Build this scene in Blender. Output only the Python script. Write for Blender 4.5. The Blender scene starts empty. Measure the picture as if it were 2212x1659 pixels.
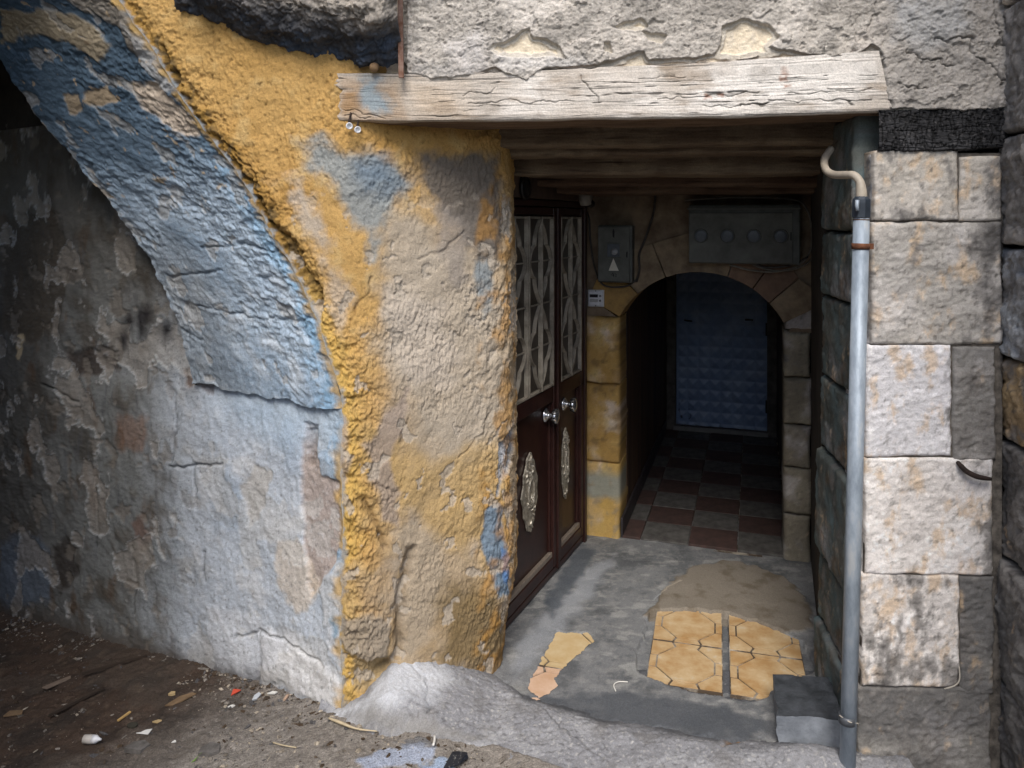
import bpy, bmesh, math, random
import numpy as np
from mathutils import Vector, Matrix, noise as mnoise

sc = bpy.context.scene
R = math.radians
# ---------------------------------------------------------------- camera, light, exposure
EYE = 1.70                 # lens height above the entrance floor (z = 0)
F, CU, HV = 1660.0, 1106.0, 475.0   # focal length, centre column and horizon row (measured on a 2212-wide print)
cam_d = bpy.data.cameras.new('camera'); cam = bpy.data.objects.new('camera', cam_d)
sc.collection.objects.link(cam); sc.camera = cam
cam.location = (0, 0, EYE); cam.rotation_euler = (R(90), 0, 0)
cam_d.sensor_width = 36; cam_d.lens = 36 * F / 2212; cam_d.shift_y = -(829.5 - HV) / 2212
cam_d.clip_start = 0.02; cam_d.clip_end = 500

SUN_EL, SUN_AZ = 50, 187          # azimuth clockwise from +Y: behind the viewer, a little to the left
w = bpy.data.worlds.new('World'); sc.world = w; w.use_nodes = True
nt = w.node_tree; nt.nodes.clear()
sky = nt.nodes.new('ShaderNodeTexSky'); sky.sky_type = 'NISHITA'; sky.sun_disc = False
sky.sun_elevation = R(SUN_EL); sky.sun_rotation = R(SUN_AZ); sky.air_density = 1.0; sky.dust_density = 2.0; sky.ozone_density = 1.0
bg = nt.nodes.new('ShaderNodeBackground'); bg.inputs['Strength'].default_value = 0.105
ow = nt.nodes.new('ShaderNodeOutputWorld')
nt.links.new(sky.outputs[0], bg.inputs[0]); nt.links.new(bg.outputs[0], ow.inputs[0])
sl = bpy.data.lights.new('sun', 'SUN'); sl.energy = 1.25; sl.angle = R(26); sl.color = (1.0, 0.95, 0.88)
so = bpy.data.objects.new('sun', sl); sc.collection.objects.link(so)
az, el = R(SUN_AZ), R(SUN_EL)
sdir = Vector((math.sin(az) * math.cos(el), math.cos(az) * math.cos(el), math.sin(el)))
so.rotation_euler = sdir.to_track_quat('Z', 'Y').to_euler(); so.location = sdir * 20
sc.view_settings.view_transform = 'Standard'; sc.view_settings.look = 'None'
sc.view_settings.exposure = 1.2; sc.view_settings.gamma = 1.0; sc.view_settings.use_curve_mapping = False
sc.render.engine = 'CYCLES'
sc.cycles.max_bounces = 8; sc.cycles.diffuse_bounces = 5; sc.cycles.use_denoising = True

# ---------------------------------------------------------------- helpers: colour, noise
def lin(r, g, b):
    c = np.array([r, g, b], float) / 255
    return np.where(c <= .04045, c / 12.92, ((c + .055) / 1.055) ** 2.4)
_rng = np.random.RandomState(7)
_perm = np.concatenate([_rng.permutation(256)] * 2).astype(np.int32)
_ang = _rng.rand(256) * 2 * np.pi; _gx, _gy = np.cos(_ang).astype(np.float32), np.sin(_ang).astype(np.float32)
def pn(x, y, seed=0):
    x = np.asarray(x, np.float32) + np.float32(seed * 17.31 % 256); y = np.asarray(y, np.float32) + np.float32(seed * 9.77 % 256)
    xi = np.floor(x); yi = np.floor(y); xf = x - xi; yf = y - yi
    xi = xi.astype(np.int32) & 255; yi = yi.astype(np.int32) & 255
    u = xf * xf * xf * (xf * (xf * 6 - 15) + 10); v = yf * yf * yf * (yf * (yf * 6 - 15) + 10)
    def g(ix, iy, dx, dy):
        h = _perm[_perm[ix & 255] + (iy & 255)]
        return _gx[h] * dx + _gy[h] * dy
    a = g(xi, yi, xf, yf); b = g(xi + 1, yi, xf - 1, yf); c = g(xi, yi + 1, xf, yf - 1); d = g(xi + 1, yi + 1, xf - 1, yf - 1)
    return 1.5 * ((a + (b - a) * u) * (1 - v) + (c + (d - c) * u) * v)
def fbm(x, y, f, o=4, seed=0, gain=.5):
    s = 0; a = 1; t = 0
    for i in range(o):
        s = s + a * pn(x * f, y * f, seed + i * 3); t += a; a *= gain; f *= 2.03
    return s / t
def ridge(x, y, f, o=3, seed=0):
    s = 0; a = 1; t = 0
    for i in range(o):
        s = s + a * (1 - 2 * np.abs(pn(x * f, y * f, seed + i * 5))); t += a; a *= .5; f *= 2.1
    return s / t
def sst(a, b, x):
    t = np.clip((np.asarray(x) - a) / (b - a), 0, 1); return t * t * (3 - 2 * t)
def flakes(x, y, f, seed, h, ths=(-.2, -.05, .1, .25), w=.014):
    """thin coats broken off along crisp, wandering edges"""
    n = fbm(x, y, f, 6, seed, .58); return sum(h * sst(t, t + w, n) for t in ths) - h * len(ths) * .5
def mixc(C, c, m): return C + (np.asarray(c) - C) * np.asarray(m)[..., None]
def sdist(px, py, poly):
    """signed distance to a polygon, positive inside"""
    poly = np.asarray(poly, float); d = np.full(px.shape, 1e9); ins = np.zeros(px.shape, bool)
    n = len(poly); j = n - 1
    for i in range(n):
        ax, ay = poly[j]; bx, by = poly[i]
        ex, ey = bx - ax, by - ay; wx, wy = px - ax, py - ay
        t = np.clip((wx * ex + wy * ey) / (ex * ex + ey * ey + 1e-12), 0, 1)
        d = np.minimum(d, np.hypot(wx - ex * t, wy - ey * t))
        if abs(by - ay) > 1e-12:
            ins ^= ((ay > py) != (by > py)) & (px < ex * (py - ay) / ey + ax)
        j = i
    return np.where(ins, d, -d)
def ldist(px, py, line):
    d = np.full(px.shape, 1e9)
    for (ax, ay), (bx, by) in zip(line[:-1], line[1:]):
        ex, ey = bx - ax, by - ay; wx, wy = px - ax, py - ay
        t = np.clip((wx * ex + wy * ey) / (ex * ex + ey * ey + 1e-12), 0, 1)
        d = np.minimum(d, np.hypot(wx - ex * t, wy - ey * t))
    return d

# ---------------------------------------------------------------- helpers: materials
MATS = {}
def surf(name, rough=.9, fine=.15, fscale=220, bump=.5, bscale=180, bdist=.003, spec=.25):
    """colour comes from the surface's own pigment attribute, broken up by fine noise, with fine relief"""
    if name in MATS: return MATS[name]
    m = bpy.data.materials.new(name); m.use_nodes = True; n = m.node_tree.nodes; l = m.node_tree.links
    b = n['Principled BSDF']; b.inputs['Roughness'].default_value = rough; b.inputs['Specular IOR Level'].default_value = spec
    at = n.new('ShaderNodeAttribute'); at.attribute_name = 'pigment'
    tc = n.new('ShaderNodeTexCoord')
    nz = n.new('ShaderNodeTexNoise'); nz.inputs['Scale'].default_value = fscale; nz.inputs['Detail'].default_value = 5; nz.inputs['Roughness'].default_value = .7
    l.new(tc.outputs['Object'], nz.inputs['Vector'])
    mr = n.new('ShaderNodeMapRange'); mr.inputs['From Min'].default_value = .3; mr.inputs['From Max'].default_value = .7
    mr.inputs['To Min'].default_value = 1 - fine; mr.inputs['To Max'].default_value = 1 + fine; l.new(nz.outputs[0], mr.inputs[0])
    mx = n.new('ShaderNodeVectorMath'); mx.operation = 'SCALE'; l.new(at.outputs['Color'], mx.inputs[0]); l.new(mr.outputs[0], mx.inputs['Scale'])
    l.new(mx.outputs[0], b.inputs['Base Color'])
    n2 = n.new('ShaderNodeTexNoise'); n2.inputs['Scale'].default_value = bscale; n2.inputs['Detail'].default_value = 6; n2.inputs['Roughness'].default_value = .65
    l.new(tc.outputs['Object'], n2.inputs['Vector'])
    bp = n.new('ShaderNodeBump'); bp.inputs['Strength'].default_value = bump; bp.inputs['Distance'].default_value = bdist
    l.new(n2.outputs[0], bp.inputs['Height']); l.new(bp.outputs[0], b.inputs['Normal'])
    MATS[name] = m; return m
def plain(name, col, rough=.6, metal=0.0, var=.2, scale=40, bump=.15, col2=None, bscale=None, spec=.4, stretch=None, lo=.35, hi=.65, col3=None):
    if name in MATS: return MATS[name]
    m = bpy.data.materials.new(name); m.use_nodes = True; n = m.node_tree.nodes; l = m.node_tree.links
    b = n['Principled BSDF']; b.inputs['Roughness'].default_value = rough; b.inputs['Metallic'].default_value = metal; b.inputs['Specular IOR Level'].default_value = spec
    tc = n.new('ShaderNodeTexCoord'); src = tc.outputs['Object']
    if stretch:
        mp = n.new('ShaderNodeMapping'); mp.inputs['Scale'].default_value = stretch; l.new(src, mp.inputs[0]); src = mp.outputs[0]
    nz = n.new('ShaderNodeTexNoise'); nz.inputs['Scale'].default_value = scale; nz.inputs['Detail'].default_value = 6; nz.inputs['Roughness'].default_value = .65
    l.new(src, nz.inputs['Vector'])
    cr = n.new('ShaderNodeValToRGB'); c = lin(*col); c2 = lin(*col2) if col2 else c * (1 - var)
    cr.color_ramp.elements[0].position = lo; cr.color_ramp.elements[1].position = hi
    cr.color_ramp.elements[0].color = (*c2, 1); cr.color_ramp.elements[1].color = (*c, 1)
    if col3: e3 = cr.color_ramp.elements.new(min(.98, hi + .12)); e3.color = (*lin(*col3), 1)
    l.new(nz.outputs[0], cr.inputs[0]); l.new(cr.outputs[0], b.inputs['Base Color'])
    if bump:
        n2 = n.new('ShaderNodeTexNoise'); n2.inputs['Scale'].default_value = bscale or scale * 3; n2.inputs['Detail'].default_value = 4; l.new(src, n2.inputs['Vector'])
        bp = n.new('ShaderNodeBump'); bp.inputs['Strength'].default_value = bump; bp.inputs['Distance'].default_value = .003
        l.new(n2.outputs[0], bp.inputs['Height']); l.new(bp.outputs[0], b.inputs['Normal'])
    MATS[name] = m; return m

# ---------------------------------------------------------------- helpers: objects
def tag(o, label, cat=None, group=None, kind=None):
    if label: o['label'] = label
    if cat: o['category'] = cat
    if group: o['group'] = group
    if kind: o['kind'] = kind
    return o
def empty(name, loc=(0, 0, 0)):
    o = bpy.data.objects.new(name, None); sc.collection.objects.link(o); o.location = loc; o.empty_display_size = .1; return o
def link(name, me, mat, parent=None):
    for m in (mat if isinstance(mat, (list, tuple)) else [mat]):
        me.materials.append(m)
    o = bpy.data.objects.new(name, me); sc.collection.objects.link(o)
    if parent is not None:
        o.parent = parent
        w_ = Matrix.Translation(parent.location) if parent.parent is None else Matrix.Translation(parent.parent.location)
        if parent.type == 'EMPTY' or tuple(parent.location) != (0, 0, 0):
            o.matrix_parent_inverse = w_.inverted()
    return o
def fast_mesh(name, V, Q, col=None, smooth=True):
    V = np.asarray(V, np.float32).reshape(-1, 3); Q = np.asarray(Q, np.int32)
    me = bpy.data.meshes.new(name); k = Q.shape[1]
    me.vertices.add(len(V)); me.vertices.foreach_set('co', V.ravel())
    me.loops.add(Q.size); me.loops.foreach_set('vertex_index', Q.ravel())
    me.polygons.add(len(Q)); me.polygons.foreach_set('loop_start', np.arange(len(Q), dtype=np.int32) * k)
    me.polygons.foreach_set('use_smooth', np.full(len(Q), smooth))
    me.update(calc_edges=True)
    if col is not None:
        at = me.color_attributes.new('pigment', 'FLOAT_COLOR', 'POINT')
        c = np.ones((len(V), 4), np.float32); c[:, :3] = np.clip(np.asarray(col).reshape(-1, 3), .004, .85); at.data.foreach_set('color', c.ravel())
    return me
def grid_quads(n, m, flip=False):
    i = np.arange(n * m).reshape(n, m)
    q = np.stack([i[:-1, :-1], i[:-1, 1:], i[1:, 1:], i[1:, :-1]], -1).reshape(-1, 4)
    return q[:, ::-1] if flip else q
def bm_obj(name, bm, mat, parent=None, smooth=False):
    me = bpy.data.meshes.new(name); bm.to_mesh(me); bm.free()
    if smooth:
        for p in me.polygons: p.use_smooth = True
    return link(name, me, mat, parent)
def box_bm(bm, c, ax, half, bevel=0.0, seg=1):
    """box with centre c, three unit axes and half sizes"""
    g = bmesh.ops.create_cube(bm, size=2.0); vs = g['verts']
    M = Matrix.Identity(4)
    for k in range(3):
        for r_ in range(3): M[r_][k] = ax[k][r_] * half[k]
        M[k][3] = c[k]
    bmesh.ops.transform(bm, matrix=M, verts=vs)
    if bevel:
        es = list({e for v in vs for e in v.link_edges})
        bmesh.ops.bevel(bm, geom=es, offset=bevel, segments=seg, affect='EDGES', profile=.6)
def box(name, c, ax, half, mat, parent=None, bevel=.003, seg=2):
    bm = bmesh.new(); box_bm(bm, c, ax, half, bevel, seg); return bm_obj(name, bm, mat, parent)
def tube_bm(bm, pts, rad, n=8, cap=True):
    pts = [Vector(p) for p in pts]; rings = []; up = None
    rads = rad if isinstance(rad, (list, tuple)) else [rad] * len(pts)
    for i, p in enumerate(pts):
        t = (pts[min(i + 1, len(pts) - 1)] - pts[max(i - 1, 0)]).normalized()
        if up is None: up = t.orthogonal().normalized()
        up = (up - t * up.dot(t)).normalized(); s = t.cross(up)
        rings.append([bm.verts.new(p + (up * math.cos(2 * math.pi * k / n) + s * math.sin(2 * math.pi * k / n)) * rads[i]) for k in range(n)])
    for a, b in zip(rings[:-1], rings[1:]):
        for k in range(n): bm.faces.new((a[k], a[(k + 1) % n], b[(k + 1) % n], b[k]))
    if cap: bm.faces.new(rings[0][::-1]); bm.faces.new(rings[-1])
def spline(pts, n=8):
    P = [Vector(p) for p in pts]; out = []
    for i in range(len(P) - 1):
        a, b, c, d = P[max(i - 1, 0)], P[i], P[i + 1], P[min(i + 2, len(P) - 1)]
        for k in range(n):
            t = k / n
            out.append(.5 * ((2 * b) + (c - a) * t + (2 * a - 5 * b + 4 * c - d) * t * t + (3 * b - a - 3 * c + d) * t ** 3))
    return out + [P[-1]]
def tube(name, pts, rad, mat, parent=None, n=8, smooth=True):
    bm = bmesh.new(); tube_bm(bm, pts, rad, n); return bm_obj(name, bm, mat, parent, smooth)
def lathe_bm(bm, c, axis, prof, n=20):
    """prof: list of (distance along axis, radius)"""
    axis = Vector(axis).normalized(); u = axis.orthogonal().normalized(); v = axis.cross(u); rings = []
    for d, r in prof:
        rings.append([bm.verts.new(Vector(c) + axis * d + (u * math.cos(2 * math.pi * k / n) + v * math.sin(2 * math.pi * k / n)) * max(r, 1e-4)) for k in range(n)])
    for a, b in zip(rings[:-1], rings[1:]):
        for k in range(n): bm.faces.new((a[k], a[(k + 1) % n], b[(k + 1) % n], b[k]))
    bm.faces.new(rings[0][::-1]); bm.faces.new(rings[-1])
def lathe(name, c, axis, prof, mat, parent=None, n=20, smooth=True):
    bm = bmesh.new(); lathe_bm(bm, c, axis, prof, n); return bm_obj(name, bm, mat, parent, smooth)
def prism_bm(bm, pts, ext, bevel=0.0):
    """polygon extruded by vector ext"""
    a = [bm.verts.new(p) for p in pts]; e = Vector(ext); b = [bm.verts.new(Vector(p) + e) for p in pts]; n = len(a)
    fs = [bm.faces.new(a[::-1]), bm.faces.new(b)] + [bm.faces.new((a[i], a[(i + 1) % n], b[(i + 1) % n], b[i])) for i in range(n)]
    bmesh.ops.recalc_face_normals(bm, faces=fs)
    if bevel: bmesh.ops.bevel(bm, geom=list({x for f in fs for x in f.edges}), offset=bevel, segments=2, affect='EDGES', profile=.6)
def prism(name, pts, ext, mat, parent=None, bevel=0.0):
    bm = bmesh.new(); prism_bm(bm, pts, ext, bevel); return bm_obj(name, bm, mat, parent)
def at(u, v, Y): return Vector(((u - CU) / F * Y, Y, EYE - (v - HV) / F * Y))     # survey: a sighted direction at a known distance
def on_z(u, v, z=0.0): return at(u, v, (EYE - z) * F / (v - HV))

class Sheet:
    """a surface built as a fine grid: base points, outward normal, relief and pigment; A,B are its own coordinates in metres"""
    def __init__(s, A, B, P, flip=False):
        s.A, s.B, s.P, s.flip = A, B, P, flip
        du = np.gradient(P, axis=1); dv = np.gradient(P, axis=0)
        N = np.cross(du, dv); s.N = N / (np.linalg.norm(N, axis=-1, keepdims=True) + 1e-12)
        if flip: s.N = -s.N
        s.D = np.zeros(A.shape); s.C = np.zeros(A.shape + (3,)); s._pix = None
    def loc(s, pts):
        if s._pix is None:
            Y = np.maximum(s.P[..., 1], .05)
            face = ((np.array([0, 0, EYE]) - s.P) * s.N).sum(-1) > 0
            s._pix = (CU + F * s.P[..., 0] / Y + np.where(face, 0, 1e5), HV + F * (EYE - s.P[..., 2]) / Y)
        out = []
        for (u, v) in pts:
            k = np.argmin((s._pix[0] - u) ** 2 + (s._pix[1] - v) ** 2); out.append((s.A.flat[k], s.B.flat[k]))
        return out
    def mask(s, pts, soft=.012, warp=.02, wf=18, seed=0):
        p = s.loc(pts); d = sdist(s.A, s.B, p) + warp * fbm(s.A, s.B, wf, 4, seed + 31)
        return sst(-soft, soft, d)
    def patch(s, pts, col, soft=.012, warp=.02, wf=18, amt=1.0, dz=0.0, seed=0):
        m = s.mask(pts, soft, warp, wf, seed) * amt
        if col is not None: s.C = mixc(s.C, lin(*col), m)
        if dz: s.D += dz * m
        return m
    def crack(s, pts, width=.004, depth=.01, dark=.35, warp=.012):
        p = s.loc(pts); wx = fbm(s.A, s.B, 14, 4, 61) * warp; wy = fbm(s.A, s.B, 14, 4, 67) * warp
        d = ldist(s.A + wx, s.B + wy, p); m = np.exp(-(d / width) ** 2)
        s.D -= depth * m; s.C *= (1 - (1 - dark) * m)[..., None]
    def build(s, name, mat, parent=None):
        V = s.P + s.N * s.D[..., None]
        return link(name, fast_mesh(name, V, grid_quads(*s.A.shape, flip=s.flip), s.C), mat, parent)

ROUGH = surf('rough_render', .95, .18, 190, .6, 150, .005)
DIRT = surf('packed_dirt', .95, .5, 200, 1.0, 150, .007)
WOOD = surf('weathered_wood', .85, .22, 160, .6, 160, .003)
STONE = surf('hewn_stone', .92, .18, 220, .6, 170, .004)
FLOORM = surf('worn_cement', .8, .26, 220, .6, 190, .003, .3)

# ---------------------------------------------------------------- layout of the place (metres)
def fac(X): return 2.54 - .121 * X                      # the street front
FD = Vector((1, -.121, 0)).normalized()                 # along the front, to the right
FN = Vector((-.121, -1, 0)).normalized()                # out of the front, towards the street
E1 = np.array([-.848, .530])                            # along the covered passage, inwards
CR = Vector((.954, -.301, 0)); CC = Vector((.301, .954, 0)); CO = Vector((.372, 4.14, 0))   # corridor: right, inwards, corner
UP = Vector((0, 0, 1))
def cor(t, d, z): return CO + CR * t + CC * d + UP * z
# arch opening on the front: X, z from the pier springing to the crown and down again
ARC = np.array([(-.583, 1.09), (-.632, 1.282), (-.705, 1.439), (-.787, 1.597), (-.903, 1.788), (-1.054, 1.997), (-1.156, 2.128), (-1.262, 2.29),
                (-1.37, 2.46), (-1.55, 2.62), (-1.78, 2.70), (-1.98, 2.68), (-2.18, 2.58), (-2.36, 2.38), (-2.50, 2.1), (-2.60, 1.7), (-2.64, 1.09)])

# ---------------------------------------------------------------- ground
PIERX = np.array([-2.6, -1.33, -.9, -.66, -.58, -.50, -.40, -.22, -.09, -.03, .0, .008, .012, .016])
PIERY = np.array([2.80, 2.705, 2.655, 2.62, 2.607, 2.625, 2.675, 2.765, 2.825, 2.865, 2.905, 2.97, 3.05, 3.14])
def street_h(X, Y):
    q = (X + .573) * E1[0] + (Y - 2.6) * E1[1]
    return .045 - .13 * np.logaddexp(0, q * 9) / 9 * (1 - .0 * X)
def street_rough(X, Y):
    q = (X + .573) * E1[0] + (Y - 2.6) * E1[1]; left = sst(-.1, .5, q)
    return .020 * fbm(X, Y, 3, 3, 3) + (.006 + .012 * left) * fbm(X, Y, 14, 4, 5) + .005 * fbm(X, Y, 50, 3, 9)
def ridge_y(X): return np.interp(X, [-.62, -.05, .04, .30, .68, 1.2], [2.86, 2.80, 2.69, 2.56, 2.46, 2.40])
def apron_h(X, Y):
    d = Y - ridge_y(X)
    z = .040 - .052 * sst(-.07, .13, d) + .006 * fbm(X, Y, 4, 3, 12)
    cz = np.interp(X, [-.62, -.573, -.5, -.42, -.38, -.2, -.05, .1], [.0, .004, .045, .112, .115, .055, .0, 0.])
    py = np.interp(X, PIERX[:11], PIERY[:11])
    z = z + np.maximum(cz - .0, 0) * np.clip(1 - (py - Y) / .46, 0, 1)
    z = z + .03 * np.exp(-(((X - .92) / .12) ** 2 + ((Y - 2.37) / .07) ** 2))
    return z + .005 * fbm(X, Y, 13, 4, 14) + .0025 * fbm(X, Y, 40, 4, 15) + flakes(X, Y, 5, 16, .003, (-.1, .15), .02)
def xs(*segs):
    out = []
    for a, b, n in segs: out += list(np.linspace(a, b, n, endpoint=False))
    return np.array(out + [segs[-1][1]])
ax = xs((-9, -2.9, 12), (-2.9, .5, 540), (.5, 3.2, 24)); ay = xs((-5, 1.9, 16), (1.9, 3.2, 270), (3.2, 4.6, 130), (4.6, 7.5, 12))
A, B = np.meshgrid(ax, ay)
S = Sheet(A, B, np.stack([A, B, street_h(A, B)], -1))
S.D += street_rough(A, B)
q = (A + .573) * E1[0] + (B - 2.6) * E1[1]
n1 = fbm(A, B, 5, 5, 21); n2 = fbm(A, B, 26, 4, 23)
near = sst(.75, .05, q + .3 * n1 - .25 * sst(2.5, 2.2, B))
S.C[:] = lin(74, 60, 50); S.C = mixc(S.C, lin(58, 50, 44), sst(-.1, .4, n1)); S.C = mixc(S.C, lin(96, 82, 68), sst(.12, .5, n2) * .6)
S.C = mixc(S.C, lin(152, 146, 138), near * .85); S.C = mixc(S.C, lin(116, 110, 104), near * sst(.0, .35, n2) * .7)
S.C = mixc(S.C, lin(172, 166, 158), near * sst(.2, .5, fbm(A, B, 70, 3, 27)) * .8)
S.C = mixc(S.C, lin(70, 64, 58), sst(.25, .5, fbm(A, B, 40, 3, 29)) * .5)
# slabs of worn paving half hidden in the dirt
sm = sst(.05, .12, fbm(A, B, 2.4, 3, 35)) * sst(-.3, .3, q) * .6
S.D += .010 * sm; S.C = mixc(S.C, lin(84, 76, 68), sm * .6)
for pts, c in (([(820, 1625), (870, 1612), (935, 1615), (940, 1640), (880, 1655), (790, 1668), (770, 1650)], (176, 190, 215)), ([(905, 1655), (950, 1635), (985, 1640), (975, 1675), (900, 1690)], (165, 190, 222)),
               ([(855, 1608), (900, 1598), (935, 1608), (930, 1618), (870, 1620)], (112, 116, 122))):
    S.patch(pts, c, .010, .03, 26, .65, .003, seed=4)
edge_s = np.interp(A, [-.573, -.157, .131, .6, 1.3], [2.56, 2.43, 2.28, 2.0, 1.6])
S.D -= .16 * sst(.05, .11, B - edge_s) * sst(-.575, -.55, A)
st = tag(S.build('street_ground', DIRT), 'packed brown dirt street with rubble beside the wall', kind='structure')

ax = np.linspace(-.66, 1.22, 520); ay = np.linspace(1.75, 2.92, 330); A, B = np.meshgrid(ax, ay)
S = Sheet(A, B, np.stack([A, B, apron_h(A, B)], -1))
edge = np.interp(A, [-.66, -.573, -.157, .131, .6, 1.3], [2.60, 2.56, 2.43, 2.28, 2.0, 1.6])
m = sst(-.05, .05, B - edge + .05 * fbm(A, B, 7, 5, 41))
S.P[..., 2] = S.P[..., 2] * m + (1 - m) * np.minimum(S.P[..., 2], street_h(A, B) + street_rough(A, B) - .014)
n1 = fbm(A, B, 5, 5, 43); n2 = fbm(A, B, 60, 3, 45)
S.C[:] = lin(138, 139, 143); S.C = mixc(S.C, lin(158, 159, 162), sst(-.1, .4, n1)); S.C = mixc(S.C, lin(104, 104, 107), sst(.12, .45, n2) * .8)
S.C = mixc(S.C, lin(190, 188, 184), sst(.18, .5, fbm(A, B, 75, 3, 47)) * .6)
S.C = mixc(S.C, lin(112, 110, 108), sst(.05, .4, fbm(A, B, 9, 5, 44)) * .5)
S.D += .0026 * fbm(A, B, 90, 3, 48)
S.crack([(900, 1440), (930, 1490), (920, 1540)], .004, .006, .5, .04); S.crack([(1180, 1530), (1230, 1580), (1300, 1640)], .004, .006, .5, .05)
S.patch([(800, 1495), (850, 1430), (880, 1425), (960, 1450), (990, 1470), (930, 1500), (850, 1520), (770, 1550), (730, 1545)], (196, 199, 204), .05, .06, 12, .85)
S.patch([(745, 1545), (880, 1545), (980, 1575), (1060, 1600), (1000, 1600), (880, 1590), (780, 1570)], (132, 130, 126), .02, .02, 14, .7)
d = B - ridge_y(A)
S.C = mixc(S.C, lin(84, 86, 90), sst(-.06, .08, d + .10 * n1 + .04 * fbm(A, B, 16, 4, 49)) * sst(-.15, .1, A))
S.patch([(1560, 1612), (1580, 1585), (1625, 1560), (1640, 1580), (1600, 1600)], (130, 104, 78), .01, .02, 30, .8, -.012)
tag(S.build('concrete_apron', FLOORM), 'speckled grey concrete apron sloping to the entrance', kind='structure')

# entrance floor: cement skimmed over old tiles
G0 = Vector((.847, 3.044, 0)); GR = Vector((.966, -.259, 0)); GC = Vector((.259, .966, 0)); TS = .30
ax = np.linspace(-.12, 1.62, 460); ay = np.linspace(2.38, 4.32, 480); A, B = np.meshgrid(ax, ay)
S = Sheet(A, B, np.stack([A, B, np.zeros(A.shape)], -1))
n1 = fbm(A, B, 3.2, 5, 51); n2 = fbm(A, B, 14, 5, 53); n3 = fbm(A * 1.0, B * 2.2, 7, 4, 57)
S.D += .006 + .004 * fbm(A, B, 3, 3, 55) * sst(3.0, 3.3, B) + .0018 * n2 + .001 * fbm(A, B, 80, 2, 58)
S.C[:] = lin(126, 128, 130); S.C = mixc(S.C, lin(92, 95, 98), sst(-.15, .4, n1) * .8); S.C = mixc(S.C, lin(156, 156, 154), sst(-.05, .5, n2) * .5)
S.C = mixc(S.C, lin(172, 171, 167), sst(.1, .5, n3) * sst(-.3, .3, n1) * .5); S.C = mixc(S.C, lin(84, 86, 90), sst(.1, .5, fbm(A, B, 22, 5, 59)) * .45)
S.C = mixc(S.C, lin(150, 150, 148), sst(.15, .4, fbm(A, B, 60, 3, 60)) * .4)
S.C *= .86; S.C = mixc(S.C, lin(64, 67, 71), sst(.05, .35, fbm(A, B, 5, 6, 63, .6)) * .55); S.C = mixc(S.C, lin(166, 166, 163), sst(.12, .35, fbm(A * 1.0, B * 1.8, 6, 6, 64, .6)) * .45)
S.patch([(1115, 1400), (1180, 1330), (1260, 1240), (1330, 1200), (1300, 1260), (1200, 1380), (1110, 1480)], (150, 154, 160), .03, .05, 10, .6)
S.patch([(1180, 1300), (1215, 1240), (1250, 1180), (1290, 1190), (1240, 1270), (1190, 1340)], (74, 80, 88), .02, .04, 12, .8)
S.patch([(1070, 1480), (1130, 1510), (1300, 1500), (1380, 1500), (1560, 1530), (1670, 1560), (1560, 1640), (1300, 1590)], (76, 80, 86), .02, .04, 12, .8)
brown = [(1400, 1332), (1425, 1290), (1460, 1252), (1500, 1226), (1560, 1214), (1640, 1224), (1715, 1268), (1750, 1318), (1758, 1362), (1700, 1372), (1600, 1350), (1500, 1326)]
S.patch(brown, (128, 120, 108), .008, .045, 9, .9, .009)
ringp = S.mask(brown, .008, .045, 9); S.C = mixc(S.C, lin(96, 86, 72), ringp * sst(.0, .4, fbm(A, B, 9, 4, 71)) * .7)
P1 = [(1400, 1324), (1480, 1320), (1560, 1327), (1578, 1332), (1650, 1350), (1735, 1388), (1766, 1440), (1752, 1458), (1690, 1478), (1650, 1512), (1605, 1521), (1562, 1506), (1512, 1500), (1440, 1481), (1376, 1452), (1374, 1402), (1393, 1370)]
P2 = [(1205, 1366), (1268, 1368), (1284, 1386), (1242, 1420), (1196, 1468), (1206, 1480), (1186, 1504), (1165, 1508), (1138, 1490), (1160, 1442)]
for pl in (P1, P2):
    mk = S.mask(pl, .002, .016, 22); S.D = S.D * (1 - mk) - .016 * mk
dfl = B - ridge_y(A); S.D -= .05 * sst(.03, -.03, dfl + .06 * n2 - .03) + .05 * sst(.03, .0, A + .115 + .02 * n2) * sst(2.95, 2.85, B)
S.crack([(1410, 1300), (1440, 1275), (1470, 1260)], .004, .003, 1.6, .01)
vf = tag(S.build('entrance_floor', FLOORM), 'grey patched cement floor inside the entrance', kind='structure')
GLAZE = plain('ochre_glaze', (200, 176, 138), .5, 0, scale=11, col2=(176, 140, 94), col3=(200, 192, 178), bump=.05, spec=.5, lo=.38, hi=.62)
GLAZE2 = plain('pink_worn_glaze', (214, 184, 160), .5, 0, scale=12, col2=(196, 160, 130), bump=.05)
GLAZE3 = plain('pale_ochre_glaze', (204, 184, 146), .5, 0, scale=12, col2=(190, 162, 116), col3=(196, 190, 178), bump=.05)
GROUT = plain('tile_grout', (184, 176, 162), .9, scale=9, col2=(84, 72, 60), lo=.47, hi=.66)
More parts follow.
